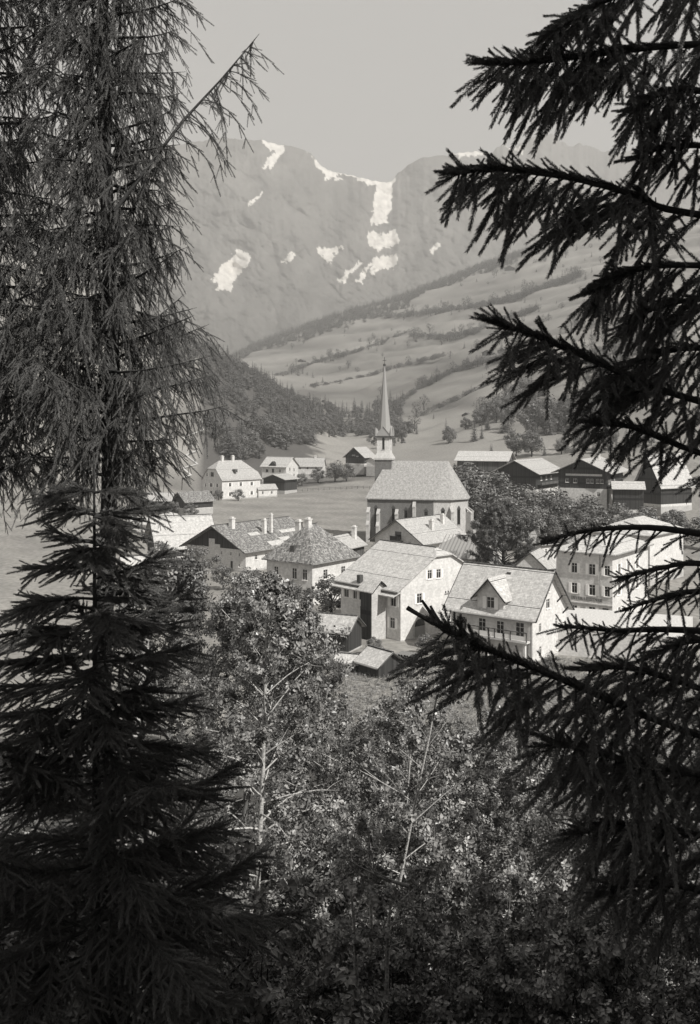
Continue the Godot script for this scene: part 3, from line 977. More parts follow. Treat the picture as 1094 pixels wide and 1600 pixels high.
# ---------------------------------------------------------------- the church
func church() -> void:
	var t := thing("church", "grey stone church with a steep shingled roof and slender pointed spire", "church", Vector3(0, 0, 0), 0.0)
	t.position = Vector3(26.9, -28.3, -232.0)
	t.rotation.y = deg_to_rad(-12)
	# local frame: long wall on z = 0, from x = -23.3 (west) to -7.4 (start of the choir); choir ends at x = 0
	var H := 10.3
	var R := 19.0
	var W := 12.6
	var wall := Geo.new()
	var choir := Geo.new()
	var ring := [Vector2(-23.3, 0), Vector2(-7.4, 0), Vector2(-3.4, -0.9), Vector2(0.0, -4.4), Vector2(0.0, -8.2), Vector2(-3.4, -11.7), Vector2(-7.4, -W), Vector2(-23.3, -W)]
	var wins := {0: [[2.1, 5.6, 0.85, 4.6], [6.3, 5.6, 0.85, 4.6], [9.3, 5.4, 0.85, 4.2], [14.1, 5.6, 0.9, 3.4]], 1: [[2.2, 5.8, 0.9, 3.4]], 2: [[2.4, 5.9, 1.0, 3.6]]}
	for i in ring.size():
		var a := Vector3(ring[i].x, 0, ring[i].y)
		var b2: Vector2 = ring[(i + 1) % ring.size()]
		var b := Vector3(b2.x, 0, b2.y)
		var x := (b - a).normalized()
		var out := x.cross(Vector3.UP)
		var list: Array = wins.get(i, [])
		var face: Geo = wall if i == 0 or i > 5 else choir
		wall_face(face, face, a, x, a.distance_to(b), func(_s): return H, list, 99.0, [])
		for w in list:
			lancet(t, a + x * w[0] + Vector3.UP * w[1], out, w[2], w[3])
	obj("wall", wall, M.church_stone, t)
	obj("choir_wall", choir, M.pale_stone, t)
	var base := Geo.new()
	var low := []
	for p in ring:
		low.append(Vector3(p.x * 1.006 + 0.0, 0.9, (p.y + 6.3) * 1.03 - 6.3))
	base.slab(low, Vector3(0, -5, 0))
	obj("plinth", base, M.church_stone, t)
	var cornice := Geo.new()
	for i in 6:
		var j := i + 1
		var p := Vector3(ring[i].x, H - 0.32, ring[i].y)
		var q := Vector3(ring[j].x, H - 0.32, ring[j].y)
		var o := (q - p).cross(Vector3.UP).normalized()
		cornice.slab([p, p + o * 0.28, q + o * 0.28, q], Vector3(0, -0.0, 0) + Vector3.DOWN * 0.25)
	obj("cornice", cornice, M.church_stone, t)
	# roof: two long slopes, a steep hip to the west and five hips over the choir
	var roof := Geo.new()
	var w0 := Vector3(-19.4, R, -W / 2)
	var e0 := Vector3(-4.6, R, -W / 2)
	var eave := []
	for p in ring:
		var c := Vector3(p.x, 0, p.y) - Vector3(-10, 0, -W / 2)
		eave.append(Vector3(p.x, H - 0.1, p.y) + Vector3(signf(c.x) * 0.45 if absf(c.x) > 6.0 else 0.0, 0, signf(c.z) * 0.5 * clampf(absf(c.z) / 3.0, 0, 1)))
	var d := Vector3(0, -0.2, 0)
	for tri in [[eave[0], eave[1], e0, w0], [eave[1], eave[2], e0], [eave[2], eave[3], e0], [eave[3], eave[4], e0], [eave[4], eave[5], e0], [eave[5], eave[6], e0], [eave[6], eave[7], w0, e0], [eave[7], eave[0], w0]]:
		roof.slab(tri, d)
	obj("roof", roof, M.church_shingle, t)
	for p in [[-22.9, 0.0, 0.0, 8.2], [-20.5, 0.0, 0.0, 7.8], [-16.1, 0.0, 0.0, 7.8], [-11.9, 0.0, 0.0, 9.9], [-3.4, -0.9, 22.0, 8.6], [0.0, -4.4, 66.0, 8.0], [0.0, -8.2, 112.0, 8.0]]:
		var g := Geo.new()
		var xf := Transform3D(Basis(Vector3.UP, deg_to_rad(p[2])), Vector3(p[0], 0, p[1]))
		g.box(Vector3(-0.36, -3, -0.3), Vector3(0.36, p[3] * 0.5, 1.9), xf)
		g.box(Vector3(-0.34, p[3] * 0.5, -0.3), Vector3(0.34, p[3] * 0.86, 1.25), xf)
		for st in [[p[3] * 0.86, p[3], 1.35, -0.1], [p[3] * 0.5, p[3] * 0.5 + 0.9, 2.0, 1.2]]:
			var q := []
			for c in [Vector3(-0.38, st[0], st[2]), Vector3(0.38, st[0], st[2]), Vector3(0.38, st[1], st[3]), Vector3(-0.38, st[1], st[3])]:
				q.append(xf * c)
			g.slab(q, Vector3(0, -0.3, 0))
		obj("buttress", g, M.grey_plaster, t)
	tower(t, Vector3(-20.3, 0, -W / 2 - 0.4))


func lancet(t: Node3D, at: Vector3, out: Vector3, w: float, h: float) -> void:
	window_part(t, at, out, w, h, false, "dark")
	var x := Vector3.UP.cross(out).normalized()
	var g := Geo.new()                                         # pointed arch of dressed stone over the opening
	var p := []
	for k in 7:
		var s := k / 6.0 * 2.0 - 1.0
		p.append(at + out * 0.03 + x * s * (w / 2 + 0.12) + Vector3.UP * (h / 2 + (1.0 - pow(absf(s), 1.5)) * w * 0.9))
	g.slab([p[6], p[5], p[4], p[3], p[2], p[1], p[0]], -out * 0.05)
	obj("arch", g, M.dark_paint, t)


func tower(t: Node3D, c: Vector3) -> void:
	var g := Geo.new()
	g.box(c + Vector3(-2.05, 8, -2.05), c + Vector3(2.05, 19.2, 2.05))
	obj("tower_base", g, M.church_stone, t)
	g = Geo.new()
	g.slab([c + Vector3(-2.3, 19.6, 2.3), c + Vector3(2.3, 19.6, 2.3), c + Vector3(2.3, 19.6, -2.3), c + Vector3(-2.3, 19.6, -2.3)], Vector3(0, -0.4, 0))
	for k in 4:                                                # sloped shoulders up to the bell stage
		var xf := Transform3D(Basis(Vector3.UP, k * PI / 2), c)
		g.poly([xf * Vector3(-2.3, 19.6, 2.3), xf * Vector3(2.3, 19.6, 2.3), xf * Vector3(1.6, 20.9, 1.6), xf * Vector3(-1.6, 20.9, 1.6)])
	obj("shoulder", g, M.pale_stone, t)
	var bell := Geo.new()
	for k in 4:
		var xf := Transform3D(Basis(Vector3.UP, k * PI / 2), c)
		var x: Vector3 = xf.basis.x
		var out: Vector3 = xf.basis.z
		wall_face(bell, bell, xf * Vector3(-1.6, 20.7, 1.6), x, 3.2, func(_s): return 4.15, [[1.6, 2.2, 0.62, 2.4]], 99.0, [])
		lancet(t, xf * Vector3(0, 22.9, 1.6), out, 0.62, 2.4)
	obj("bell_stage", bell, M.white_plaster, t)
	g = Geo.new()
	g.slab([c + Vector3(-2.05, 25.00, 2.05), c + Vector3(2.05, 25.00, 2.05), c + Vector3(2.05, 25.00, -2.05), c + Vector3(-2.05, 25.00, -2.05)], Vector3(0, -0.35, 0))
	obj("cornice", g, M.dark_paint, t)
	for k in 4:
		var xf := Transform3D(Basis(Vector3.UP, k * PI / 2), c)
		g = Geo.new()                                           # a small steep gable over each face
		g.slab([xf * Vector3(-1.95, 25.02, 1.9), xf * Vector3(1.95, 25.02, 1.9), xf * Vector3(0, 27.35, 1.75)], xf.basis.z * -0.25)
		g.slab([xf * Vector3(1.95, 25.00, 2.0), xf * Vector3(0.9, 26.15, 0.2), xf * Vector3(0, 27.50, 0.2), xf * Vector3(0, 27.50, 1.9)], Vector3(-0.06, -0.12, 0))
		g.slab([xf * Vector3(-1.95, 25.00, 2.0), xf * Vector3(0, 27.50, 1.9), xf * Vector3(0, 27.50, 0.2), xf * Vector3(-0.9, 26.15, 0.2)], Vector3(0.06, -0.12, 0))
		obj("gablet", g, M.spire_metal, t)
		g = Geo.new()
		var q := xf * Vector3(1.85, 25.00, 1.85)
		g.tube(PackedVector3Array([q, q + Vector3(0, 1.1, 0), q + Vector3(0, 2.2, 0)]), PackedFloat32Array([0.28, 0.24, 0.02]), 6)
		obj("pinnacle", g, M.spire_metal, t)
	var prof := [[25.0, 1.85], [26.6, 1.66], [28.3, 1.45], [31.4, 1.1], [34.5, 0.8], [37.6, 0.53], [40.7, 0.27], [42.2, 0.1]]
	g = Geo.new()
	for k in prof.size() - 1:
		for s in 8:
			var a := TAU * (s + 0.5) / 8
			var b := TAU * (s + 1.5) / 8
			var r0: float = prof[k][1]
			var r1: float = prof[k + 1][1]
			g.poly([c + Vector3(cos(b) * r0, prof[k][0], sin(b) * r0), c + Vector3(cos(a) * r0, prof[k][0], sin(a) * r0), c + Vector3(cos(a) * r1, prof[k + 1][0], sin(a) * r1), c + Vector3(cos(b) * r1, prof[k + 1][0], sin(b) * r1)])
	obj("spire", g, M.spire_metal, t)
	g = Geo.new()
	var yy := PackedVector3Array()
	var rr := PackedFloat32Array()
	for k in 9:
		yy.append(c + Vector3(0, 42.0 + 0.7 * (1.0 - cos(PI * k / 8.0)) / 2.0, 0))
		rr.append(0.02 + 0.34 * sin(PI * k / 8.0))
	g.tube(yy, rr, 10)
	g.box(c + Vector3(-0.05, 42.6, -0.05), c + Vector3(0.05, 44.3, 0.05))
	g.box(c + Vector3(-0.45, 43.4, -0.045), c + Vector3(0.45, 43.52, 0.045))
	obj("finial", g, M.iron, t)


# ---------------------------------------------------------------- the village
func village() -> void:
	# the dormer house in front, with its balcony
	var a := house({"name": "dormer_house", "label": "white house with a gabled dormer and a long railed balcony", "at": Vector3(20.78, -27.7, -113), "deg": 38, "L": 10.9, "W": 8.5, "H": 5.75, "R": 10.2, "over": 0.7, "verge": 0.75, "roof": "pale_shingle",
		"wall": "white_plaster", "front": [[-9.5, 3.74, 1.17, 1.5, "dark"], [-6.59, 3.86, 1.0, 1.5], [-4.17, 3.82, 1.0, 1.5], [-1.61, 3.75, 1.1, 1.95]],
		"side": [[1.9, 4.0, 0.6, 1.06], [6.05, 3.9, 0.6, 1.24], [1.99, 1.29, 0.6, 1.14], [6.37, 1.22, 0.6, 1.17], [3.91, 6.5, 0.95, 1.12], [4.25, 8.05, 0.4, 0.43]], "chimneys": []})
	dormer(a, -5.45, 1.75, 5.3, 9.35, 4.2)
	balcony(a, -10.6, -0.2, 2.75, 1.0)
	for z in [-6.2, -7.7]:                                       # struts under the right-hand verge
		var brackets := Geo.new()
		brackets.tube(PackedVector3Array([Vector3(0.02, 6.4 + (z + 6.2) * 1.05, z), Vector3(0.7, 7.2 + (z + 6.2) * 1.05, z)]), PackedFloat32Array([0.09, 0.09]), 4)
		obj("bracket", brackets, M.timber, a)
	var post := Geo.new()
	post.tube(PackedVector3Array([Vector3(-0.12, 5.6, 0.12), Vector3(-0.12, 0.4, 0.12)]), PackedFloat32Array([0.06, 0.06]), 6)
	obj("drainpipe", post, M.grey_paint, a)
	var vent := Geo.new()
	vent.box(Vector3(-5.2, 9.3, -3.8), Vector3(-4.7, 9.75, -3.4))
	obj("roof_hatch", vent, M.dark_paint, a)

	# the broad gabled house with its outhouse tower
	var b := house({"name": "gabled_house", "label": "broad white house with a clipped gable, round-arched door and slender stair tower", "at": Vector3(6.42, -28.05, -126), "deg": 49, "L": 11.7, "W": 15.4, "H": 7.0, "R": 11.3, "fa": 0.8, "over": 0.9, "verge": 0.4, "roof": "pale_shingle",
		"front": [[-10.5, 5.2, 0.94, 1.47], [-8.7, 5.2, 0.85, 1.5], [-7.5, 5.2, 0.85, 1.45], [-1.34, 5.2, 1.0, 1.39], [-1.5, 2.35, 0.9, 1.39]],
		"side": [[5.3, 8.2, 0.85, 1.19], [6.95, 8.15, 0.86, 1.2], [3.4, 5.3, 0.96, 1.31], [8.3, 5.55, 0.27, 0.33, "dark"], [8.8, 5.55, 0.27, 0.33, "dark"], [8.3, 2.7, 0.27, 0.33, "dark"]], "shutters": true})
	arched_door(b, Vector3(0.0, 0.2, -3.35), 1.9, 2.5)
	stair_tower(b)
	var skirt := Geo.new()                                      # lower roof strip along the eaves
	skirt.slab([Vector3(-11.9, 6.05, 1.5), Vector3(0.2, 6.05, 1.5), Vector3(0.2, 6.55, 0.05), Vector3(-11.9, 6.55, 0.05)], Vector3(0, -0.12, 0))
	obj("eaves_roof", skirt, M.pale_shingle, b)

	house({"name": "hipped_house", "label": "white house with a steep hipped roof and two white chimneys side by side", "at": Vector3(-5.82, -28.63, -153), "deg": 37, "L": 9.4, "W": 11.2, "H": 7.3, "R": 12.1, "ridge": "v", "fa": 0.0, "fb": 0.0, "over": 0.6, "roof": "weathered_shingle", "wall": "white_plaster",
		"front": [[-7.4, 5.0, 0.9, 1.6], [-3.6, 5.0, 0.95, 1.7], [-1.5, 5.0, 0.95, 1.7], [-7.4, 1.9, 0.9, 1.5], [-3.6, 1.9, 0.95, 1.5], [-1.5, 1.9, 0.95, 1.5]], "side": [[3.3, 4.8, 1.1, 1.5], [3.4, 1.3, 1.1, 1.6], [7.9, 4.8, 1.1, 1.5]], "chimneys": [[-6.2, -4.2, 9.4, 12.6, 0.85], [-4.6, -4.6, 11.0, 13.0, 0.85]]})
	var c := get_node("hipped_house")
	var dm := Geo.new()
	dm.box(Vector3(-5.1, 8.2, -2.0), Vector3(-4.3, 9.2, -0.7))
	obj("roof_dormer", dm, M.dark_paint, c)

	house({"name": "timber_farmhouse", "label": "big farmhouse with a black timber gable above white walls and a patched shingle roof", "cat": "farmhouse", "at": Vector3(-19.77, -28.5, -188), "deg": 36, "L": 15.6, "W": 21.0, "H": 4.3, "R": 8.4, "ridge": "v", "split": 4.25, "over": 0.9, "verge": 1.3, "roof": "weathered_shingle", "upper": "timber",
		"front": [[-6.28, 3.3, 0.42, 0.75], [-3.84, 3.3, 0.42, 0.74], [-1.63, 3.3, 0.42, 0.74], [-3.62, 1.16, 0.6, 1.6, "dark"], [-6.65, 1.31, 0.4, 0.75], [-7.58, 1.3, 0.4, 0.75], [-1.63, 1.26, 0.4, 0.67]], "side": [[3.0, 2.6, 0.8, 0.9], [6.0, 2.6, 0.8, 0.9]], "chimneys": [[-6.5, -3.2, 7.0, 9.6, 0.9], [-3.6, -9.5, 6.3, 9.0, 0.7], [-2.9, -10.8, 6.5, 10.0, 0.5]]})
	var gap := Geo.new()
	gap.box(Vector3(-9.5, 4.2, 0.0), Vector3(-8.0, 5.9, 0.12))
	gap.box(Vector3(-8.0, 4.2, 0.0), Vector3(-6.6, 4.9, 0.1))
	for q in [[-7.2, 0.6, 4.4, 1.3], [-11.5, 1.6, 3.2, 1.0], [-14.0, 3.8, 5.0, 0.9], [-5.0, 4.2, 3.0, 0.8]]:   # newer boards laid on the old roof
		var rp := Geo.new()
		var k: float = 4.1 / 7.8
		rp.slab([Vector3(0.9 - q[1], 4.3 - (0.9 - q[1]) * k + 0.33, q[0]), Vector3(0.9 - q[1], 4.3 - (0.9 - q[1]) * k + 0.33, q[0] - q[2]), Vector3(0.9 - q[1] - q[3], 4.3 - (0.9 - q[1] - q[3]) * k + 0.33, q[0] - q[2]), Vector3(0.9 - q[1] - q[3], 4.3 - (0.9 - q[1] - q[3]) * k + 0.33, q[0])], Vector3(0, -0.1, 0))
		obj("roof_board", rp, M.pale_shingle, get_node("timber_farmhouse"))
	obj("plaster_patch", gap, M.white_plaster, get_node("timber_farmhouse"))

	house({"name": "shingled_barn", "label": "low barn with a wide pale roof behind the leafy tree at left", "cat": "barn", "at": Vector3(-38.6, -28.4, -200), "deg": 68, "L": 12.0, "W": 11.6, "H": 3.4, "R": 8.8, "ridge": "v", "split": 1.2, "over": 0.9, "verge": 0.8, "roof": "pale_shingle", "upper": "timber"})
	house({"name": "shingled_shed", "label": "small shed with a bright roof half hidden by the young spruce", "cat": "shed", "at": Vector3(-34.0, -24.6, -150), "deg": 66, "L": 4.4, "W": 4.2, "H": 1.9, "R": 3.9, "ridge": "v", "split": 0.3, "over": 0.4, "verge": 0.4, "roof": "pale_shingle", "upper": "timber"})
	house({"name": "long_barn", "label": "long low barn with a dark gable end in front of the villa", "cat": "barn", "at": Vector3(-49.6, -26.6, -300), "deg": 50, "L": 7.5, "W": 9.5, "H": 2.7, "R": 5.2, "ridge": "v", "split": 0.5, "over": 0.7, "verge": 0.8, "roof": "weathered_shingle", "upper": "timber"})
	house({"name": "low_barn", "label": "low barn wing with a long level roof left of the dark gable end", "cat": "barn", "at": Vector3(-54.8, -26.6, -304), "deg": 4, "L": 12.5, "W": 6.0, "H": 2.9, "R": 4.8, "split": 0.5, "over": 0.8, "verge": 0.4, "roof": "shingle", "upper": "timber"})
	house({"name": "white_cottage", "label": "tiny square white cottage below the long low barn", "cat": "cottage", "at": Vector3(-46.6, -28.0, -262), "deg": 10, "L": 3.9, "W": 4.0, "H": 3.3, "R": 4.0, "fa": 0.0, "fb": 0.0, "over": 0.15, "roof": "pale_shingle", "front": [[-2.6, 2.2, 0.5, 0.5], [-0.9, 2.2, 0.5, 0.5]]})
	house({"name": "lean_shed", "label": "white shed with a broad bright roof beside the tiny cottage", "cat": "shed", "at": Vector3(-51.5, -28.6, -255), "deg": 14, "L": 6.5, "W": 5.0, "H": 2.4, "R": 3.9, "over": 0.4, "verge": 0.3, "roof": "pale_shingle"})

	var fw := [[-9.7, 8.9, 1.0, 1.4], [-6.3, 9.1, 2.0, 1.6, "dark"], [-10.6, 4.9, 0.9, 1.3], [-7.0, 5.1, 1.7, 1.4], [-3.0, 5.1, 1.2, 1.4], [-7.0, 1.6, 1.2, 2.6, "dark"], [-3.0, 1.9, 1.4, 1.5], [-10.6, 1.7, 0.9, 1.2]]
	house({"name": "villa", "label": "large white villa with half-hipped roof and two chimneys at the meadow edge", "cat": "villa", "at": Vector3(-46.71, -28.3, -362), "deg": 48, "L": 12.6, "W": 17.4, "H": 7.5, "R": 13.9, "ridge": "v", "fa": 0.55, "fb": 0.3, "over": 0.6, "verge": 0.4, "roof": "shingle", "front": fw, "shutters": true,
		"side": [[3.6, 5.4, 1.1, 1.4], [8.4, 5.4, 1.1, 1.4], [13.4, 5.4, 1.1, 1.4], [3.6, 1.9, 1.1, 1.4], [8.4, 1.9, 1.1, 1.4], [13.4, 1.9, 1.1, 1.4]], "chimneys": [[-6.3, -4.4, 12.5, 15.6, 1.0], [-6.3, -9.2, 12.5, 15.6, 1.0]]})
	var v := get_node("villa")
	var vd := Geo.new()
	vd.box(Vector3(-2.6, 9.8, -7.6), Vector3(-0.9, 10.9, -6.4))
	obj("roof_dormer", vd, M.dark_paint, v)
	house({"name": "gatehouse", "label": "low white annex with two small windows next to the villa", "cat": "annex", "at": Vector3(-34.3, -28.0, -372), "deg": 62, "L": 5.0, "W": 7.6, "H": 2.9, "R": 4.5, "ridge": "v", "over": 0.4, "verge": 0.3, "roof": "shingle", "side": [[1.7, 1.6, 0.7, 1.2], [5.4, 1.6, 0.7, 1.2]]})
	house({"name": "black_barn", "label": "black timber barn with a low pale roof right of the villa annex", "cat": "barn", "at": Vector3(-25.7, -27.3, -390), "deg": 32, "L": 10.4, "W": 8.4, "H": 4.9, "R": 6.6, "ridge": "v", "split": 0.4, "over": 0.8, "verge": 0.9, "roof": "shingle", "upper": "timber"})
	house({"name": "gabled_villa", "label": "white villa with a small dark dormer arch behind the black barn", "cat": "villa", "at": Vector3(-27.4, -26.0, -425), "deg": 30, "L": 12.6, "W": 9.5, "H": 7.2, "R": 10.8, "over": 0.7, "verge": 0.7, "roof": "pale_shingle", "front": [[-9.9, 5.1, 1.3, 1.2, "dark"], [-6.8, 5.2, 1.2, 1.7, "dark"], [-3.2, 5.1, 0.9, 1.4]], "side": [[3.0, 5.8, 0.9, 1.5], [6.3, 5.4, 0.9, 1.5], [3.0, 3.0, 0.9, 1.5], [6.3, 3.0, 0.9, 1.5]]})
	var gd := Geo.new()
	gd.slab([Vector3(-9.0, 7.3, 0.3), Vector3(-5.0, 7.3, 0.3), Vector3(-7.0, 9.2, 0.3)], Vector3(0, 0, -2.0))
	obj("roof_dormer", gd, M.timber, get_node("gabled_villa"))
	house({"name": "orchard_house", "label": "low house with a long roof among bushes right of the black barn", "at": Vector3(-12.6, -24.0, -455), "deg": 8, "L": 13.0, "W": 8.0, "H": 4.0, "R": 7.4, "over": 0.6, "roof": "shingle", "front": [[-10.5, 2.9, 0.9, 1.1], [-7.0, 2.9, 0.9, 1.1], [-3.0, 2.9, 0.9, 1.1]], "chimneys": [[-4.0, -4.0, 7.0, 8.4, 0.9]]})
	house({"name": "upper_farmhouse", "label": "small dark gabled farmhouse left of the church spire", "cat": "farmhouse", "at": Vector3(6.2, -19.2, -440), "deg": 30, "L": 9.4, "W": 9.5, "H": 4.2, "R": 8.0, "ridge": "v", "split": 0.9, "over": 1.0, "verge": 1.2, "roof": "shingle", "upper": "timber", "front": [[-5.3, 4.6, 1.6, 0.5], [-3.4, 4.2, 1.0, 0.4]]})
	house({"name": "lower_annex", "label": "pale-roofed annex just below the small dark farmhouse", "cat": "annex", "at": Vector3(11.6, -19.6, -433), "deg": 30, "L": 5.0, "W": 6.5, "H": 2.6, "R": 4.0, "ridge": "v", "over": 0.5, "roof": "pale_shingle"})

	# the row of dark chalets on the right
	var n := house({"name": "dark_chalet", "label": "dark timber chalet with an unbroken black gable, left one of the pair", "cat": "chalet", "at": Vector3(53.5, -23.5, -285), "deg": 32, "L": 12.5, "W": 19.0, "H": 9.3, "R": 12.4, "ridge": "v", "split": 4.2, "over": 1.6, "verge": 1.6, "roof": "shingle", "upper": "timber", "side": [[4.0, 7.2, 1.2, 1.1], [8.0, 7.2, 1.2, 1.1], [12.0, 7.2, 1.2, 1.1]]})
	var nb := Geo.new()
	nb.box(Vector3(0.0, 5.4, -17.0), Vector3(1.4, 5.6, -1.0))
	nb.box(Vector3(1.32, 5.6, -17.0), Vector3(1.4, 6.4, -1.0))
	obj("balcony", nb, M.grey_boards, n)
	var o := house({"name": "inscribed_chalet", "label": "dark timber chalet with white-framed windows and a pale board across its gable", "cat": "chalet", "at": Vector3(67.8, -24.0, -262), "deg": 28, "L": 13.0, "W": 19.0, "H": 11.1, "R": 14.1, "ridge": "v", "split": 6.4, "over": 1.7, "verge": 1.7, "roof": "shingle", "upper": "timber",
		"front": [[-10.6, 8.4, 0.9, 1.0], [-8.4, 8.4, 1.0, 1.1], [-5.0, 8.4, 0.8, 1.1], [-3.9, 8.4, 0.8, 1.1], [-2.4, 8.4, 0.8, 1.1], [-1.3, 8.4, 0.8, 1.1], [-2.2, 4.9, 0.8, 1.1]], "side": [[2.6, 8.2, 1.1, 1.2], [4.6, 8.2, 0.9, 1.2], [9.0, 8.2, 0.9, 1.2]], "chimneys": [[-5.5, -13.0, 12.8, 16.2, 1.0]]})
	var bd := Geo.new()
	bd.box(Vector3(-11.0, 9.7, 0.03), Vector3(-1.2, 10.25, 0.12))
	obj("gable_board", bd, M.white_plaster, o)
	var ob := Geo.new()
	ob.box(Vector3(0.05, 6.5, -16.0), Vector3(1.9, 6.7, -0.4))
	obj("balcony", ob, M.grey_boards, o)
	house({"name": "timber_annex", "label": "low annex with a bright flat-pitched roof joining the inscribed chalet on the right", "cat": "annex", "at": Vector3(75.8, -23.6, -256), "deg": 12, "L": 7.5, "W": 7.0, "H": 6.6, "R": 8.0, "split": 1.0, "over": 0.9, "verge": 0.5, "roof": "pale_shingle", "upper": "timber"})
	house({"name": "steep_barn", "label": "barn with a steep bright roof at the right end of the chalets", "cat": "barn", "at": Vector3(84.0, -23.2, -268), "deg": 60, "L": 9.0, "W": 12.0, "H": 6.6, "R": 14.4, "ridge": "v", "split": 1.0, "over": 0.8, "verge": 0.8, "roof": "pale_shingle", "upper": "timber"})
	house({"name": "long_roofed_house", "label": "house with a long pale roof and white gable behind the church choir", "at": Vector3(50.2, -19.0, -318), "deg": 20, "L": 16.2, "W": 11.5, "H": 6.8, "R": 9.4, "split": 2.0, "over": 0.8, "verge": 0.9, "roof": "pale_shingle", "upper": "grey_boards", "wall": "white_plaster"})

	# the inn with its painted sign
	var s := house({"name": "inn", "label": "three-storey inn with a painted name across its front and a low hipped roof", "cat": "inn", "at": Vector3(35.71, -27.7, -135), "deg": 36, "L": 8.2, "W": 14.0, "H": 9.9, "R": 11.5, "ridge": "v", "fa": 0.0, "fb": 0.0, "over": 0.7, "roof": "pale_shingle", "wall": "white_plaster", "shutters": true,
		"front": [[-5.5, 7.45, 0.85, 1.4], [-2.9, 7.45, 0.95, 1.5], [-0.75, 7.45, 0.8, 1.4], [-5.5, 4.65, 0.85, 1.45], [-2.9, 4.6, 0.95, 1.5], [-0.75, 4.6, 0.8, 1.4], [-5.5, 1.5, 0.85, 1.5], [-2.9, 1.5, 0.95, 1.6], [-1.0, 1.3, 0.9, 2.0, "dark"]],
		"side": [[2.5, 7.4, 1.0, 1.5], [6.0, 7.4, 1.0, 1.5], [9.5, 7.4, 1.0, 1.5], [2.5, 4.6, 1.0, 1.5], [6.0, 4.6, 1.0, 1.5], [9.5, 4.6, 1.0, 1.5], [2.5, 1.4, 1.0, 1.6], [6.0, 1.4, 1.0, 1.6]]})
	var band := Geo.new()
	band.box(Vector3(-8.1, 2.62, 0.0), Vector3(0.06, 2.78, 0.14))
	band.box(Vector3(-8.1, 9.3, 0.0), Vector3(0.1, 9.5, 0.12))
	obj("string_course", band, M.white_plaster, s)
	var words := TextMesh.new()
	var font := SystemFont.new()
	font.font_names = PackedStringArray(["Droid Serif"])
	words.font = font
	words.text = "INTER LEISTNER"
	words.font_size = 48
	words.pixel_size = 0.0118
	words.depth = 0.04
	var sg := obj("lettering", words, M.lettering, s)
	sg.position = Vector3(-3.7, 3.3, 0.03)
	var pipe := Geo.new()
	pipe.tube(PackedVector3Array([Vector3(-1.75, 9.6, 0.1), Vector3(-1.75, 4.0, 0.1)]), PackedFloat32Array([0.06, 0.06]), 6)
	obj("drainpipe", pipe, M.grey_paint, s)
	house({"name": "back_building", "label": "building with a broad bright hipped roof rising behind the inn", "cat": "building", "at": Vector3(52.0, -27.8, -172), "deg": 40, "L": 11.0, "W": 15.0, "H": 8.2, "R": 10.5, "ridge": "v", "fa": 0.0, "fb": 0.0, "over": 0.5, "roof": "pale_shingle"})
	var wall := Geo.new()
	wall.box(Vector3(-6.6, -4, 0), Vector3(5.5, 3.2, 0.5))
	wall.box(Vector3(-6.7, 3.2, -0.08), Vector3(5.6, 3.4, 0.58))
	var tw := obj("terrace_wall", wall, M.white_plaster)
	tw.position = Vector3(29.5, -27.7, -116.5)
	tw.rotation.y = deg_to_rad(-24)
	tag(tw, "bright plastered terrace wall between the dormer house and the spruce boughs", "wall")
	var deck := Geo.new()
	deck.box(Vector3(-6.4, 0, -14), Vector3(9, 3.1, -0.05))
	var tk := obj("terrace", deck, M.path_gravel)
	tk.position = tw.position
	tk.rotation = tw.rotation
	tag(tk, "pale raised terrace in front of the inn", "terrace")

	# in front of the church
	var f := house({"name": "balcony_house", "label": "house with a small carved balcony in its gable, in front of the church nave", "at": Vector3(14.34, -28.3, -195), "deg": 42, "L": 12.4, "W": 14.0, "H": 4.8, "R": 8.7, "ridge": "v", "over": 0.9, "verge": 1.0, "roof": "shingle", "wall": "white_plaster",
		"front": [[-6.3, 5.6, 1.7, 1.6, "dark"], [-3.4, 4.2, 0.7, 0.9], [-9.2, 2.3, 1.9, 1.7, "dark"], [-5.4, 2.4, 1.0, 1.0]], "side": [[1.6, 2.6, 0.9, 0.8], [5.5, 2.9, 0.8, 0.9]], "chimneys": [[-2.6, -6.2, 5.6, 8.3, 0.8], [-3.8, -11.5, 6.5, 9.0, 0.7]]})
	var fb := Geo.new()
	fb.box(Vector3(-7.6, 4.45, 0.0), Vector3(-4.9, 4.6, 1.1))
	for k in 12:
		fb.box(Vector3(-7.6 + k * 0.226, 4.6, 1.02), Vector3(-7.6 + k * 0.226 + 0.19, 5.45, 1.07))
	fb.box(Vector3(-7.65, 5.45, 0.98), Vector3(-4.85, 5.55, 1.1))
	obj("balcony", fb, M.timber, f)
	house({"name": "metal_roofed_house", "label": "low house with a ribbed metal roof between the dormer house and the dark tree", "at": Vector3(23.6, -27.4, -170), "deg": 30, "L": 9.2, "W": 7.0, "H": 4.4, "R": 7.2, "over": 0.8, "verge": 0.5, "fb": 0.4, "roof": "sheet_metal", "wall": "grey_plaster", "front": [[-5.6, 2.4, 0.9, 0.9]]})
	var m := get_node("metal_roofed_house")
	var ribs := Geo.new()
	for k in 15:
		var x := -9.3 + k * 0.68
		ribs.slab([Vector3(x, 4.04 + 0.0, 0.75), Vector3(x + 0.12, 4.04, 0.75), Vector3(x + 0.12, 7.36, -3.45), Vector3(x, 7.36, -3.45)], Vector3(0, -0.08, 0))
	obj("roof_rib", ribs, M.grey_paint, m)
	m.get_node("roof_rib").position = Vector3(0, 0.1, 0.06)
	house({"name": "turret_house", "label": "narrow white house with a little pointed roof right of the dark tree", "at": Vector3(35.3, -27.0, -183), "deg": 50, "L": 5.0, "W": 4.4, "H": 4.8, "R": 7.4, "ridge": "v", "fa": 0.0, "fb": 0.0, "over": 0.5, "roof": "shingle", "side": [[1.4, 3.0, 0.6, 1.1]]})
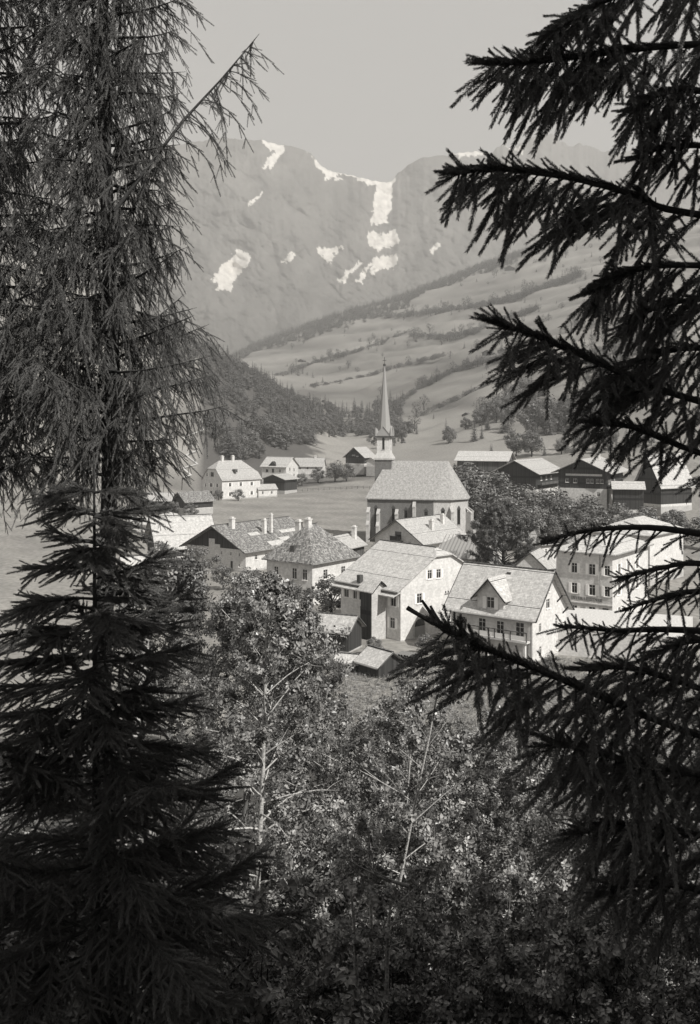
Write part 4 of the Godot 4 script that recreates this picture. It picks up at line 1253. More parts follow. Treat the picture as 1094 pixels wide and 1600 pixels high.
	house({"name": "white_outbuilding", "label": "small white outbuilding with a sloping roof just above the dormer house ridge", "cat": "outbuilding", "at": Vector3(29.8, -26.8, -150), "deg": 24, "L": 5.2, "W": 6.0, "H": 4.6, "R": 6.9, "ridge": "v", "over": 0.6, "verge": 0.3, "roof": "shingle", "front": [[-4.4, 4.0, 0.5, 0.8, "dark"]]})
	house({"name": "garden_hut", "label": "hut with a grey roof edge above the orchard wall, right of the narrow white house", "cat": "hut", "at": Vector3(42.5, -27.6, -190), "deg": 40, "L": 4.5, "W": 9.0, "H": 4.0, "R": 5.6, "ridge": "v", "over": 0.6, "roof": "weathered_shingle", "wall": "grey_plaster"})

	# sheds below the gabled house
	house({"name": "stained_shed", "label": "open shed with a dingy roof beside the stair tower of the gabled house", "cat": "shed", "at": Vector3(-0.2, -27.9, -119), "deg": 24, "L": 4.6, "W": 4.0, "H": 2.9, "R": 4.2, "over": 0.6, "verge": 0.4, "split": 0.2, "roof": "shingle", "upper": "timber"})
	house({"name": "garden_shed", "label": "little shed with a square tilted roof among the bushes below the gabled house", "cat": "shed", "at": Vector3(3.0, -27.8, -106), "deg": 52, "L": 3.5, "W": 3.6, "H": 1.7, "R": 2.9, "over": 0.35, "verge": 0.35, "split": 0.1, "roof": "pale_shingle", "upper": "timber"})
	house({"name": "woodshed", "label": "low woodshed roof between the garden shed and the stair tower", "cat": "shed", "at": Vector3(0.6, -28.1, -109), "deg": 20, "L": 3.4, "W": 2.4, "H": 1.6, "R": 2.2, "over": 0.3, "split": 0.1, "roof": "pale_shingle", "upper": "grey_boards"})
	house({"name": "church_lodge", "label": "small shed with a thatched-looking roof at the west foot of the church", "cat": "shed", "at": Vector3(-0.6, -28.5, -196), "deg": 30, "L": 6.0, "W": 7.0, "H": 3.8, "R": 5.8, "ridge": "v", "over": 0.6, "split": 0.4, "roof": "shingle", "upper": "grey_boards", "chimneys": [[-1.5, -5.5, 4.4, 7.2, 0.8]]})

	# fences and rails
	fence("ranch_fence", "long rail fence across the meadow below the small dark farmhouse", [[-30, 405], [-17, 398], [3, 391], [10, 388]])
	fence("garden_fence", "light rail fence climbing the grass towards the dormer house", [[4.0, 94.0], [7.0, 99.0], [10.0, 105.0]])
	fence("yard_fence", "board fence in the yard below the timber farmhouse", [[-17.5, 172.0], [-13.0, 168.0], [-9.5, 170.0]])
	fence("meadow_fence", "rail fence along the near edge of the church meadow", [[-30.0, 246.0], [-18.0, 240.0], [-6.0, 236.0]])
	fence("bank_fence", "rail fence on the bank in front of the dormer house", [[11.0, 103.0], [16.0, 100.0], [21.0, 100.0]])
	for wp in [[-14.2, 166.0, 20.0, "log pile in the yard below the timber farmhouse"], [6.6, 113.0, -30.0, "log pile on the grass by the foot of the stair tower"], [17.0, 106.0, 35.0, "log pile under the balcony of the dormer house"]]:
		var lp := thing("log_pile", wp[3], "log pile", on_ground(wp[0], -wp[1]), deg_to_rad(wp[2]), "log piles")
		for r in 4:
			for k in 9 - r:
				var lg := Geo.new()
				var q := Vector3(-1.6 + k * 0.36 + r * 0.18, 0.16 + r * 0.3, 0)
				lg.tube(PackedVector3Array([q + Vector3(0, 0, 0.9 + 0.1 * sin(k * 3.0 + r)), q + Vector3(0, 0, -0.9)]), PackedFloat32Array([0.17, 0.17]), 7, false)
				obj("log", lg, M.grey_bark, lp)
	# huts on the hill
	for h in [[-89, 1894, 11.0, "dark hut among trees on the hillside above the wood"], [91, 753, 6.0, "lone hay hut in the middle of the bright slope"], [177, 1236, 12.0, "dark farm on the hillside near the spruce bough, left of its twin"], [190, 1200, 11.0, "smaller dark farm right beside its twin below the spruce bough"], [373, 2258, 20.0, "long hut high on the hillside under the second bough"], [51, 809, 5.0, "hay hut close to the spire on the slope"]]:
		var p := on_ground(h[0], -h[1], 0.4)
		var k: float = h[2]
		house({"name": "hay_hut", "label": h[3], "cat": "hut", "group": "huts on the hillside", "at": p, "deg": 28, "L": k * 1.1, "W": k * 0.9, "H": k * 0.35, "R": k * 0.62, "ridge": "v", "split": 0.1, "over": k * 0.08, "verge": k * 0.08, "roof": "dark_shingle", "upper": "timber"})


func fence(called: String, label: String, line: Array) -> void:
	var t := thing(called, label, "fence", on_ground(line[0][0], -line[0][1]))
	for k in line.size() - 1:
		var a := on_ground(line[k][0], -line[k][1]) - t.position
		var b := on_ground(line[k + 1][0], -line[k + 1][1]) - t.position
		var n := maxi(2, int(a.distance_to(b) / 2.2))
		for i in n:
			var g := Geo.new()
			var p := a.lerp(b, float(i) / n)
			g.tube(PackedVector3Array([p + Vector3(0, -0.3, 0), p + Vector3(0, 1.15, 0)]), PackedFloat32Array([0.08, 0.06]), 5, true)
			obj("post", g, M.grey_boards, t)
		for y in [0.45, 0.95]:
			var g := Geo.new()
			g.tube(PackedVector3Array([a + Vector3(0, y, 0.07), b + Vector3(0, y, 0.07)]), PackedFloat32Array([0.05, 0.05]), 4)
			obj("rail", g, M.grey_boards, t)


func dormer(t: Node3D, x: float, half: float, foot: float, peak: float, depth: float) -> void:
	var g := Geo.new()
	var eave := peak - 1.9
	wall_face(g, g, Vector3(x - half, foot, 0.03), Vector3.RIGHT, half * 2, func(s): return lerpf(eave, peak, 1.0 - absf(s / half - 1.0)) - foot, [[half, 1.2, 1.05, 1.5]], 99.0, [half])
	for sg in [-1.0, 1.0]:
		var p := [Vector3(x + sg * half, foot, 0.03), Vector3(x + sg * half, foot, -depth), Vector3(x + sg * half, eave, -depth), Vector3(x + sg * half, eave, 0.03)]
		if sg < 0:
			p.reverse()
		g.poly(p)
	obj("dormer_wall", g, M.white_plaster, t)
	var r := Geo.new()
	var e := half + 0.55
	var ye := eave - 0.55 * 1.9 / half
	r.slab([Vector3(x + e, ye, 0.7), Vector3(x + e, ye, -depth), Vector3(x, peak, -depth - 0.6), Vector3(x, peak, 0.7)], Vector3(0, -0.14, 0))
	r.slab([Vector3(x - e, ye, -depth), Vector3(x - e, ye, 0.7), Vector3(x, peak, 0.7), Vector3(x, peak, -depth - 0.6)], Vector3(0, -0.14, 0))
	var o := obj("dormer_roof", r, M.pale_shingle, t)
	o.position = Vector3(0, 0.17, 0)
	var bg := Geo.new()
	for sg in [-1.0, 1.0]:
		bg.tube(PackedVector3Array([Vector3(x + sg * e, ye, 0.66), Vector3(x, peak, 0.66)]), PackedFloat32Array([0.1, 0.1]), 4)
	obj("barge_board", bg, M.timber, t)
	window_part(t, Vector3(x, foot + 1.2, 0.03), Vector3(0, 0, 1), 1.05, 1.5, true)


func balcony(t: Node3D, x0: float, x1: float, y: float, depth: float) -> void:
	var g := Geo.new()
	g.box(Vector3(x0, y - 0.2, 0.0), Vector3(x1, y, depth))
	obj("balcony_floor", g, M.white_plaster, t)
	for k in 6:
		var x := lerpf(x0 + 0.05, x1 - 0.05, k / 5.0)
		g = Geo.new()
		g.box(Vector3(x - 0.05, y, depth - 0.1), Vector3(x + 0.05, y + 1.0, depth))
		obj("balcony_post", g, M.grey_boards, t)
	g = Geo.new()
	g.box(Vector3(x0, y + 1.0, depth - 0.12), Vector3(x1, y + 1.09, depth + 0.02))
	obj("handrail", g, M.grey_boards, t)
	g = Geo.new()
	g.box(Vector3(x0, y + 0.12, depth - 0.07), Vector3(x1, y + 0.62, depth - 0.03))
	obj("balcony_panel", g, M.white_paint, t)
	for x in [x0 + 0.3, (x0 + x1) / 2, x1 - 0.4]:
		g = Geo.new()
		g.box(Vector3(x - 0.15, -3.0, depth - 0.4), Vector3(x + 0.15, y - 0.2, depth - 0.1))
		obj("balcony_support", g, M.white_plaster, t)


func arched_door(t: Node3D, at: Vector3, w: float, h: float) -> void:
	# round-arched doorway on the wall that faces local +x: a stone surround, a recessed leaf and a dark fanlight
	var ring := []
	var inner := []
	for k in 13:
		var a := PI * k / 12.0
		ring.append(Vector3(0, h - w / 2 + sin(a) * (w / 2 + 0.16), -cos(a) * (w / 2 + 0.16)))
		inner.append(Vector3(0, h - w / 2 + sin(a) * w / 2, -cos(a) * w / 2))
	var g := Geo.new()
	for k in 12:
		g.slab([at + ring[k + 1] + Vector3(0.12, 0, 0), at + ring[k] + Vector3(0.12, 0, 0), at + inner[k] + Vector3(0.12, 0, 0), at + inner[k + 1] + Vector3(0.12, 0, 0)], Vector3(-0.12, 0, 0))
	for sg in [-1.0, 1.0]:
		g.box(at + Vector3(0, -0.3, sg * (w / 2 + 0.08) - 0.08), at + Vector3(0.12, h - w / 2, sg * (w / 2 + 0.08) + 0.08))
	var o := obj("arched_door", g, M.pale_stone, t)
	var leaf := Geo.new()
	leaf.box(at + Vector3(0.005, -0.3, -w / 2), at + Vector3(0.05, h - w / 2, w / 2))
	obj("leaf", leaf, M.grey_paint, o)
	var fan := Geo.new()
	var f := []
	for k in 13:
		f.append(at + inner[12 - k] + Vector3(0.05, 0, 0))
	fan.slab(f, Vector3(-0.045, 0, 0))
	obj("fanlight", fan, M.glass, o)


func stair_tower(t: Node3D) -> void:
	# narrow tower standing against the eaves wall: boarded left side, plastered front, small saddle roof
	var x0 := -4.7
	var x1 := -2.6
	var z := 2.6
	var g := Geo.new()
	var top := 6.6
	wall_face(g, g, Vector3(x1, -1, z), Vector3(0, 0, -1), z, func(s): return top + 1.0 + 1.0 * (1.0 - absf(2.0 * s / z - 1.0)), [], 99.0, [z / 2])
	obj("tower_front", g, M.pale_stone, t)
	g = Geo.new()
	g.poly([Vector3(x0, -1, z), Vector3(x1, -1, z), Vector3(x1, top, z), Vector3(x0, top, z)])
	g.poly([Vector3(x0, -1, 0), Vector3(x0, -1, z), Vector3(x0, top, z), Vector3(x0, top, 0)])
	for k in 6:
		g.box(Vector3(x0 + k * 0.38, -1, z), Vector3(x0 + k * 0.38 + 0.1, top - 2.2, z + 0.07))
	obj("boarded_side", g, M.timber, t)
	var r := Geo.new()
	r.slab([Vector3(x0 - 0.4, top - 0.35, z + 0.35), Vector3(x1 + 0.45, top - 0.35, z + 0.35), Vector3(x1 + 0.45, top + 1.15, z / 2), Vector3(x0 - 0.4, top + 1.15, z / 2)], Vector3(0, -0.12, 0))
	r.slab([Vector3(x1 + 0.45, top - 0.1, -0.3), Vector3(x0 - 0.4, top - 0.1, -0.3), Vector3(x0 - 0.4, top + 1.15, z / 2), Vector3(x1 + 0.45, top + 1.15, z / 2)], Vector3(0, -0.12, 0))
	obj("tower_roof", r, M.pale_shingle, t)
	t.get_node("tower_roof").position = Vector3(0, 0.2, 0)
	g = Geo.new()
	g.tube(PackedVector3Array([Vector3(x1 + 0.4, top - 0.3, z + 0.3), Vector3(x1 + 0.4, top + 1.1, z / 2), Vector3(x1 + 0.4, top - 0.1, -0.3)]), PackedFloat32Array([0.1, 0.1, 0.1]), 4)
	obj("barge_board", g, M.timber, t)
	g = Geo.new()
	g.box(Vector3(-7.5, 6.9, 0.2), Vector3(-6.9, 7.9, 0.8))
	obj("chimney", g, M.dark_paint, t)


# ---------------------------------------------------------------- vegetation
var protos := {}

func make_protos() -> void:
	for k in 4:
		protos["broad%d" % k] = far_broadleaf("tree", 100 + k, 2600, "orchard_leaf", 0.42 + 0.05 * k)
		protos["pine%d" % k] = far_conifer("tree", 200 + k, 15, "needle", 0.16 + 0.03 * k)
	for k in 3:
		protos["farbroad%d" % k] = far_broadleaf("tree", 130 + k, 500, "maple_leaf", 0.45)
		protos["farpine%d" % k] = far_conifer("tree", 230 + k, 9, "needle", 0.17 + 0.02 * k)


func village_trees() -> void:
	make_protos()
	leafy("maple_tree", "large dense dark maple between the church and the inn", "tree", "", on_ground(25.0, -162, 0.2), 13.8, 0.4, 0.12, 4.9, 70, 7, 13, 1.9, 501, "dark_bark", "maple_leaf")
	rng.seed = 77
	var orchard := [[41, 232, 9.5], [37, 240, 11], [46, 238, 12], [52, 232, 11], [48, 222, 8.5], [57, 240, 11], [62, 233, 10], [56, 224, 8], [66, 228, 8.5], [44, 225, 9], [39, 222, 10], [70, 236, 9], [74, 228, 9], [50, 245, 12], [60, 222, 7], [34, 228, 9.5], [78, 238, 8], [67, 216, 6.5], [80, 226, 8], [42, 250, 13], [36, 252, 12], [30, 262, 15.5], [34, 268, 16], [38.5, 266, 14.5], [44, 262, 10.5], [49, 256, 9.5], [54, 252, 9.0], [60, 248, 9.0], [27.5, 256, 13]]
	for i in orchard.size():
		var o = orchard[i]
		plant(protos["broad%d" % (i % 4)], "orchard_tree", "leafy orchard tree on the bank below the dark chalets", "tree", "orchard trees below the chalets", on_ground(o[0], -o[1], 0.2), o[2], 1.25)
	var singles := [[20.5, 325, 12, "round tree showing over the church roof, close to the tower"], [34.5, 330, 12.5, "round tree showing over the right end of the church ridge"], [-6.5, 430, 9, "pale bushy tree left of the small dark farmhouse"], [-1.5, 426, 8, "small pale tree just beside the small dark farmhouse"], [-14, 436, 7, "bushy tree before the low orchard house"], [-21, 432, 5.5, "low bush at the corner of the black barn"], [-47.5, 358, 4.0, "dark bush at the corner of the villa"], [-40, 355, 4.5, "slim bush against the villa's long wall"], [-52, 292, 5.0, "bush beside the dark gable of the long low barn"], [-56, 290, 4.5, "bush left of the tiny square cottage"], [-46.5, 290, 4.6, "bush at the right end of the long low barn"], [6.2, 191, 5.5, "dark creeper bush at the left corner of the balcony house"], [13.5, 190, 4.2, "dark shrub under the eaves of the balcony house"], [-2.6, 141, 6.5, "light leafy tree against the bright wall of the hipped house"], [33.5, 160, 5.0, "flowering shrub left of the inn"], [-8.5, 148, 4.2, "dark shrub under the windows of the hipped house"], [-36, 190, 6.0, "small tree by the gable of the low shingled barn"], [58, 140, 7.0, "tree at the right side of the inn"], [22, 108.5, 2.2, "low shrub at the foot of the dormer house gable"], [9.0, 118, 2.6, "shrub beside the round-arched door"], [2.8, 117.5, 2.4, "shrub at the foot of the stair tower"], [-21.5, 168, 4.5, "bush below the white front of the timber farmhouse"], [-16.5, 160, 4.8, "rounded bush in the yard between the farmhouse and the hipped house"], [-27.5, 178, 6.5, "small tree at the left corner of the timber farmhouse"], [-12.0, 146, 4.4, "bush at the left foot of the hipped house"], [-33.0, 215, 6.0, "small tree between the shingled barn and the meadow"], [-24.0, 232, 5.0, "lone bush at the near edge of the church meadow"], [-3.0, 205, 5.5, "tree behind the small shed at the west foot of the church"], [-31.0, 160, 6.0, "leafy tree right of the small bright shed"], [15.5, 104.0, 2.4, "bush before the balcony of the dormer house"]]
	for i in singles.size():
		var o = singles[i]
		plant(protos["broad%d" % (i % 4)], "leafy_bush" if o[2] < 6.0 else "leafy_tree", o[3], "bush" if o[2] < 6.0 else "tree", "", on_ground(o[0], -o[1], 0.15), o[2], 1.3)


func px_of(x: float, d: float) -> float:                      # bearing in thousandths
	return x / d * 1000.0


func hill_trees() -> void:
	rng.seed = 78
	# the wood on the knoll: bearing -165..40, its lower edge rising towards the gully
	var edge := pts([-200, -20, -150, -24, -120, -41, -95, -39, -70, -30, -43, -24, -30, -13, 0, -14, 40, -20, 60, -16])
	var placed := []
	var tries := 0
	while placed.size() < 430 and tries < 16000:
		tries += 1
		var d := rng.randf_range(455, 1080)
		var b := rng.randf_range(-205, 52)
		var x := b / 1000.0 * d
		var y := ground(x, -d)
		var rise := y / d * 1000.0
		if rise < skyline_at(edge, b) or (b > 10 and rise > 18) or (b < -148 and rise < 30):
			continue
		var ok := true
		for q in placed:
			if Vector2(x, d).distance_to(q) < 3.6 + d * 0.0035:
				ok = false
				break
		if not ok:
			continue
		placed.append(Vector2(x, d))
		var conifer := rng.randf() < (0.62 if rise > -5.0 else 0.3)
		if conifer:
			plant(protos["pine%d" % (rng.randi() % 4)], "spruce_tree", "dark spruce standing in the wood that covers the knoll", "tree", "spruces of the wood on the knoll", Vector3(x, y - 0.5, -d), rng.randf_range(13, 21), rng.randf_range(0.9, 1.3))
		else:
			plant(protos["broad%d" % (rng.randi() % 4)], "broadleaf_tree", "broadleaf tree standing in the wood that covers the knoll", "tree", "broadleaf trees of the wood on the knoll", Vector3(x, y - 0.5, -d), rng.randf_range(8.5, 13.5), 1.25)
	# hedgerows and rows of trees across the open hill
	var rows := [[[[40, 1058], [86, 1173], [120, 1211], [151, 1211], [180, 1146], [195, 1049]], 34, 11.0, 9.0, "tree of the long row bounding the bright slope above the spire"],
		[[[-119, 1570], [-89, 1799], [-33, 1879], [28, 1879], [115, 1925]], 30, 12.0, 26.0, "tree of the scattered row on the hill above the wood"],
		[[[77, 2249], [154, 2110], [200, 2027], [261, 1902], [303, 1857], [363, 1857], [431, 1864]], 46, 17.0, 24.0, "tree of the upper row across the hillside"],
		[[[112, 1872], [154, 1674], [198, 1589], [255, 1628], [299, 1583]], 30, 13.0, 22.0, "tree of the middle row across the hillside"],
		[[[76, 563], [94, 668], [110, 701], [126, 730], [146, 772]], 40, 13.0, 14.0, "tree of the thick copse right of the spire"],
		[[[100, 520], [120, 545], [150, 575], [190, 610]], 44, 14.0, 16.0, "tree of the dark copse behind the chalets"],
		[[[60, 455], [84, 430], [110, 420], [140, 430]], 16, 8.0, 8.0, "tree close behind the roofs of the chalets"],
		[[[250, 1164], [287, 1132], [320, 1096]], 18, 14.0, 18.0, "tree on the slope glimpsed under the second bough"],
		[[[176, 700], [215, 800], [262, 900], [300, 960]], 60, 17.0, 45.0, "tree of the dark wood on the right slope"],
		[[[20, 640], [34, 720], [40, 820]], 16, 9.0, 10.0, "tree of the group left of the church spire"],
		[[[300, 2300], [400, 2250], [520, 2200]], 20, 16.0, 50.0, "tree high on the slope at right"]]
	for r in rows:
		var line: Array = r[0]
		for k in int(r[1] * (1.5 if r[3] < 30.0 else 0.9)):
			var f := rng.randf() * (line.size() - 1)
			var i := int(f)
			var x: float = lerpf(line[i][0], line[i + 1][0], f - i) + rng.randfn() * r[3] * 0.6
			var d: float = lerpf(line[i][1], line[i + 1][1], f - i) + rng.randfn() * r[3] * 0.6
			var kind: String = ("pine" if d < 800 else "farpine") if rng.randf() < 0.5 else ("broad" if d < 800 else "farbroad")
			plant(protos["%s%d" % [kind, rng.randi() % 3]], "hillside_tree" if d > 850 else "copse_tree", r[4], "tree", r[4].replace("tree of", "trees of").replace("tree ", "trees "), on_ground(x, -d, 0.4), r[2] * rng.randf_range(0.6, 1.5), rng.randf_range(0.9, 1.35))
	var hedges := [[[[40, 1058], [86, 1173], [120, 1211], [151, 1211], [180, 1146], [195, 1049]], 420, 5.0, "ragged hedge along the top of the bright slope right of the spire"],
		[[[-119, 1570], [-89, 1799], [-33, 1879], [28, 1879], [115, 1925]], 300, 6.0, "broken hedge across the meadows over the wood"],
		[[[77, 2249], [154, 2110], [200, 2027], [261, 1902], [303, 1857], [363, 1857], [431, 1864]], 520, 9.0, "long dark hedge high across the hillside"],
		[[[112, 1872], [154, 1674], [198, 1589], [255, 1628], [299, 1583]], 380, 7.0, "hedge slanting across the middle of the hillside"],
		[[[-60, 1400], [0, 1480], [70, 1500], [130, 1420]], 260, 5.5, "low hedge on the hill straight above the spire tip"],
		[[[60, 880], [110, 930], [170, 900], [220, 860]], 240, 4.0, "thin hedge at the foot of the bright slope"]]
	for hd in hedges:
		var hb := PackedFloat32Array()
		var line: Array = hd[0]
		var hm: Mesh = protos["farbroad1"].get_node("crown").mesh
		for k in hd[1]:
			var f := pow(rng.randf(), 0.9) * (line.size() - 1)
			f = clampf(f + 0.08 * sin(f * 23.0), 0.0, line.size() - 1.001)
			var i := int(f)
			var x: float = lerpf(line[i][0], line[i + 1][0], f - i) + rng.randfn() * hd[2] * 0.5
			var d: float = lerpf(line[i][1], line[i + 1][1], f - i) + rng.randfn() * hd[2] * 0.8
			var h: float = hd[2] * rng.randf_range(0.5, 1.4)
			h *= 1.25
			put(hb, on_ground(x, -d, h * 0.2), Vector3.UP, rng.randf() * TAU, h * 1.3, rng.randf_range(0.7, 1.3), h)
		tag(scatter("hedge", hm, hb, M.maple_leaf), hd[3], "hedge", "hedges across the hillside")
	for k in 150:
		var b := rng.randf_range(-60, 260)
		var d := rng.randf_range(700, 2300)
		var x := b / 1000.0 * d
		if b < 20 and d < 1300:
			continue
		plant(protos["far%s%d" % ["pine" if rng.randf() < 0.4 else "broad", rng.randi() % 3]], "lone_tree", "lone tree scattered on the open meadows of the hillside", "tree", "lone trees on the hillside", on_ground(x, -d, 0.3), rng.randf_range(6, 15), 1.2)
	# the far belt of forest along the crest of the hill
	var buf := PackedFloat32Array()
	var mesh: Mesh = protos["farpine1"].get_node("crown").mesh
	for k in 2600:
		var b := rng.randf_range(-140, 190)
		var w := 300.0 if b < 60 else 170.0
		var d := 2560.0 + rng.randf_range(-1, 1) * w
		var x := b / 1000.0 * d
		var h := rng.randf_range(14, 24)
		put(buf, on_ground(x, -d, 0.5), Vector3.UP, rng.randf() * TAU, h * 1.3, rng.randf_range(0.7, 1.3), h)
	var fo := scatter("forest", mesh, buf, M.needle)
	tag(fo, "thin dark belt of forest along the crest of the grassy hill", "forest")
	for p in protos.values():
		p.free()


func slope_trees() -> void:
	var list := [
		["birch_tree", "slender birch with a white trunk left of the centre of the slope", -2.02, 20.5, 10.6, 0.085, 0.45, 1.55, 46, 4, 6, 0.75, "birch_bark", "leaf", 1, 0.05, 0.1],
		["birch_tree", "birch whose pale trunk shows between the boughs of the young spruce", -3.35, 13.0, 8.2, 0.13, 0.94, 0.5, 4, 3, 4, 0.6, "birch_bark", "leaf", 1, 0.02, 0.2],
		["alder_tree", "many-stemmed alder with pale stems in the middle of the slope", 0.05, 23.5, 9.3, 0.06, 0.4, 1.8, 54, 4, 7, 0.85, "birch_bark", "leaf", 3, 0.06, 0.0],
		["willow_tree", "willow with fine drooping twigs behind the birch at left", -5.7, 42.0, 13.2, 0.12, 0.25, 2.8, 70, 6, 7, 1.1, "grey_bark", "leaf", 2, 0.06, 0.5],
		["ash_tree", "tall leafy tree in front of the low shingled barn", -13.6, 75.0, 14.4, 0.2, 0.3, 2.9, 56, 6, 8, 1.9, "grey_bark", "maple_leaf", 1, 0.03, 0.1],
		["ash_tree", "leafy tree below the timber farmhouse with its crown against the white wall", -5.6, 52.0, 13.6, 0.13, 0.25, 2.9, 76, 6, 7, 1.4, "grey_bark", "leaf", 1, 0.05, 0.1],
		["alder_tree", "alder reaching up to the corner of the hipped house", -2.1, 42.0, 11.9, 0.1, 0.25, 2.1, 64, 6, 7, 1.1, "grey_bark", "leaf", 1, 0.05, 0.1],
		["hazel_bush", "tall hazel bush below the garden shed", 1.2, 37.0, 9.0, 0.07, 0.15, 2.5, 72, 5, 7, 1.15, "birch_bark", "leaf", 3, 0.05, 0.0],
		["hazel_bush", "rounded hazel bush under the tip of the lowest long bough", 3.9, 43.0, 7.8, 0.07, 0.15, 2.9, 60, 5, 7, 1.15, "grey_bark", "leaf", 4, 0.05, 0.0],
		["hazel_bush", "broad sunlit hazel bush on the slope right of the middle", 6.6, 48.0, 6.6, 0.07, 0.12, 3.2, 64, 5, 7, 1.15, "grey_bark", "leaf", 4, 0.05, 0.0],
		["hazel_bush", "sunlit bush at the right, beneath the mass of spruce boughs", 8.2, 43.0, 5.6, 0.06, 0.12, 2.9, 60, 5, 7, 1.1, "grey_bark", "leaf", 4, 0.05, 0.0],
		["hazel_bush", "bush low at the right under the hanging spruce twigs", 9.0, 37.0, 5.2, 0.06, 0.12, 2.6, 56, 5, 6, 1.1, "grey_bark", "leaf", 4, 0.05, 0.0],
		["hazel_bush", "bush at the right border below the spruce", 10.0, 33.0, 5.4, 0.06, 0.12, 2.4, 50, 5, 6, 1.1, "grey_bark", "leaf", 4, 0.05, 0.0],
		["hazel_bush", "smaller bush in front of the rounded hazel", 1.8, 28.0, 6.2, 0.05, 0.15, 2.0, 50, 5, 7, 0.95, "grey_bark", "leaf", 3, 0.05, 0.0],
		["hazel_bush", "low spreading bush in the lower middle right of the slope", 3.4, 26.0, 4.6, 0.05, 0.12, 2.2, 54, 5, 6, 0.95, "grey_bark", "leaf", 4, 0.05, 0.0],
		["hazel_bush", "bush at the foot of the white-trunked birch", -1.3, 23.5, 5.0, 0.05, 0.15, 1.7, 46, 5, 6, 0.9, "grey_bark", "leaf", 3, 0.05, 0.0],
		["hazel_bush", "bush left of the foot of the white-trunked birch", -3.0, 22.0, 5.0, 0.05, 0.15, 1.8, 46, 5, 6, 0.9, "grey_bark", "leaf", 3, 0.05, 0.0],
		["hazel_bush", "shaded bush right of the young spruce", -4.0, 20.0, 4.6, 0.05, 0.15, 1.8, 46, 5, 6, 0.9, "grey_bark", "leaf", 3, 0.05, 0.0],
		["hazel_bush", "bush low on the slope under the many-stemmed alder", 0.5, 20.5, 3.8, 0.05, 0.12, 1.8, 46, 5, 6, 0.9, "birch_bark", "leaf", 3, 0.05, 0.0],
		["hazel_bush", "lower right bush with a few bright leaves", 5.6, 21.0, 3.6, 0.05, 0.12, 1.9, 46, 5, 6, 0.9, "grey_bark", "leaf", 4, 0.05, 0.0],
	]
	for i in list.size():
		var o = list[i]
		leafy(o[0], o[1], "tree" if o[0].ends_with("tree") else "bush", "", on_ground(o[2], -o[3], 0.1), o[4], o[5], o[6], o[7], o[8], o[9], o[10], o[11], 300 + i, o[12], o[13], o[14], o[15], o[16])
	for sp in [[0.05, 15.5, 4.7, "pale birch sapling near the middle of the lower edge"], [0.38, 15.2, 4.4, "pale birch sapling just right of the other sapling at the lower edge"], [0.22, 16.2, 5.4, "taller pale birch sapling standing between two others at the lower edge"]]:
		leafy("birch_sapling", sp[3], "tree", "", on_ground(sp[0], -sp[1], 0.1), sp[2], 0.06, 0.8, 0.7, 8, 3, 4, 0.6, int(sp[1] * 10), "birch_bark", "leaf", 1, 0.08)
	rng.seed = 360
	for st in STICKS:
		var g := Geo.new()
		var a := Vector3(st[0], st[1], st[2])
		var b := Vector3(st[3], st[4], st[5])
		var q := polyline(a, b - a, a.distance_to(b), 6, Vector3(0, 0.1, 0), 0.09)
		g.tube(q, taper(7, 0.028, 0.008), 6)
		for k in 4:
			var e := rng.randf_range(0.3, 0.9)
			g.tube(polyline(along(q, e), heading(q, e) + Vector3(rng.randf_range(-1, 1), 0.6, rng.randf_range(-1, 1)), 0.35, 3, Vector3.ZERO, 0.1), taper(4, 0.012, 0.004), 4)
		tag(obj("dead_branch", g, M.grey_bark), st[6], "branch")
	var low := [[-3.5, 11.5, 4.6, "dark leafy thicket filling the lower left corner under the young spruce"], [-2.3, 11.0, 4.4, "dark leafy thicket right of the foot of the young spruce"], [-2.9, 10.0, 3.6, "dark leafy thicket nearest the camera in the lower left corner"], [-1.3, 11.5, 3.6, "dark leafy thicket left of the saplings at the lower edge"], [-4.4, 13.2, 5.6, "dark leafy thicket at the left border below the larch"], [-3.9, 13.5, 4.0, "dark bramble thicket in the lower left corner"], [-2.4, 14.5, 4.0, "dark bramble thicket below the shaded bush"], [-1.0, 15.5, 3.6, "dark bramble thicket under the birch trunk"], [0.3, 16.5, 3.6, "dark bramble thicket in the middle of the lower edge"], [1.7, 16.0, 3.6, "dark bramble thicket just right of the middle of the lower edge"], [2.9, 16.0, 3.9, "dark bramble thicket in the lower right"], [4.2, 15.5, 4.2, "dark bramble thicket close to the lower right corner"], [5.3, 14.5, 4.4, "dark bramble thicket in the lower right corner"]]
	for i in low.size():
		var o = low[i]
		leafy("bramble_bush", o[3], "bush", "", on_ground(o[0], -o[1], 0.1), o[2], 0.03, 0.2, 1.3, 56, 4, 6, 0.7, 350 + i, "dark_bark", "leaf", 4)
	rng.seed = 380
	var buf := PackedFloat32Array()
	for k in 9000:
		var d := 9.0 + 66.0 * pow(rng.randf(), 1.2)
		var x := rng.randf_range(-0.42, 0.42) * d
		put(buf, on_ground(x, -d), Vector3(rng.randf_range(-1, 1), 1.2, rng.randf_range(-1, 1)), rng.randf() * TAU, rng.randf_range(1.0, 2.0), rng.randf_range(0.5, 1.3))
	tag(scatter("undergrowth", spray_mesh, buf, M.leaf), "low leafy undergrowth covering the steep wooded slope", "undergrowth")
	buf = PackedFloat32Array()
	for k in 16000:
		var d := rng.randf_range(74.0, 116.0)
		var x := rng.randf_range(-0.05, 0.4) * d
		put(buf, on_ground(x, -d, 0.05), Vector3(rng.randf_range(-0.6, 0.6), 1.2, rng.randf_range(-0.6, 0.6)), rng.randf() * TAU, rng.randf_range(0.7, 1.3), rng.randf_range(0.8, 1.4))
	tag(scatter("grass", spray_mesh, buf, M.leaf), "rough grass and herbs on the bank below the houses", "grass")


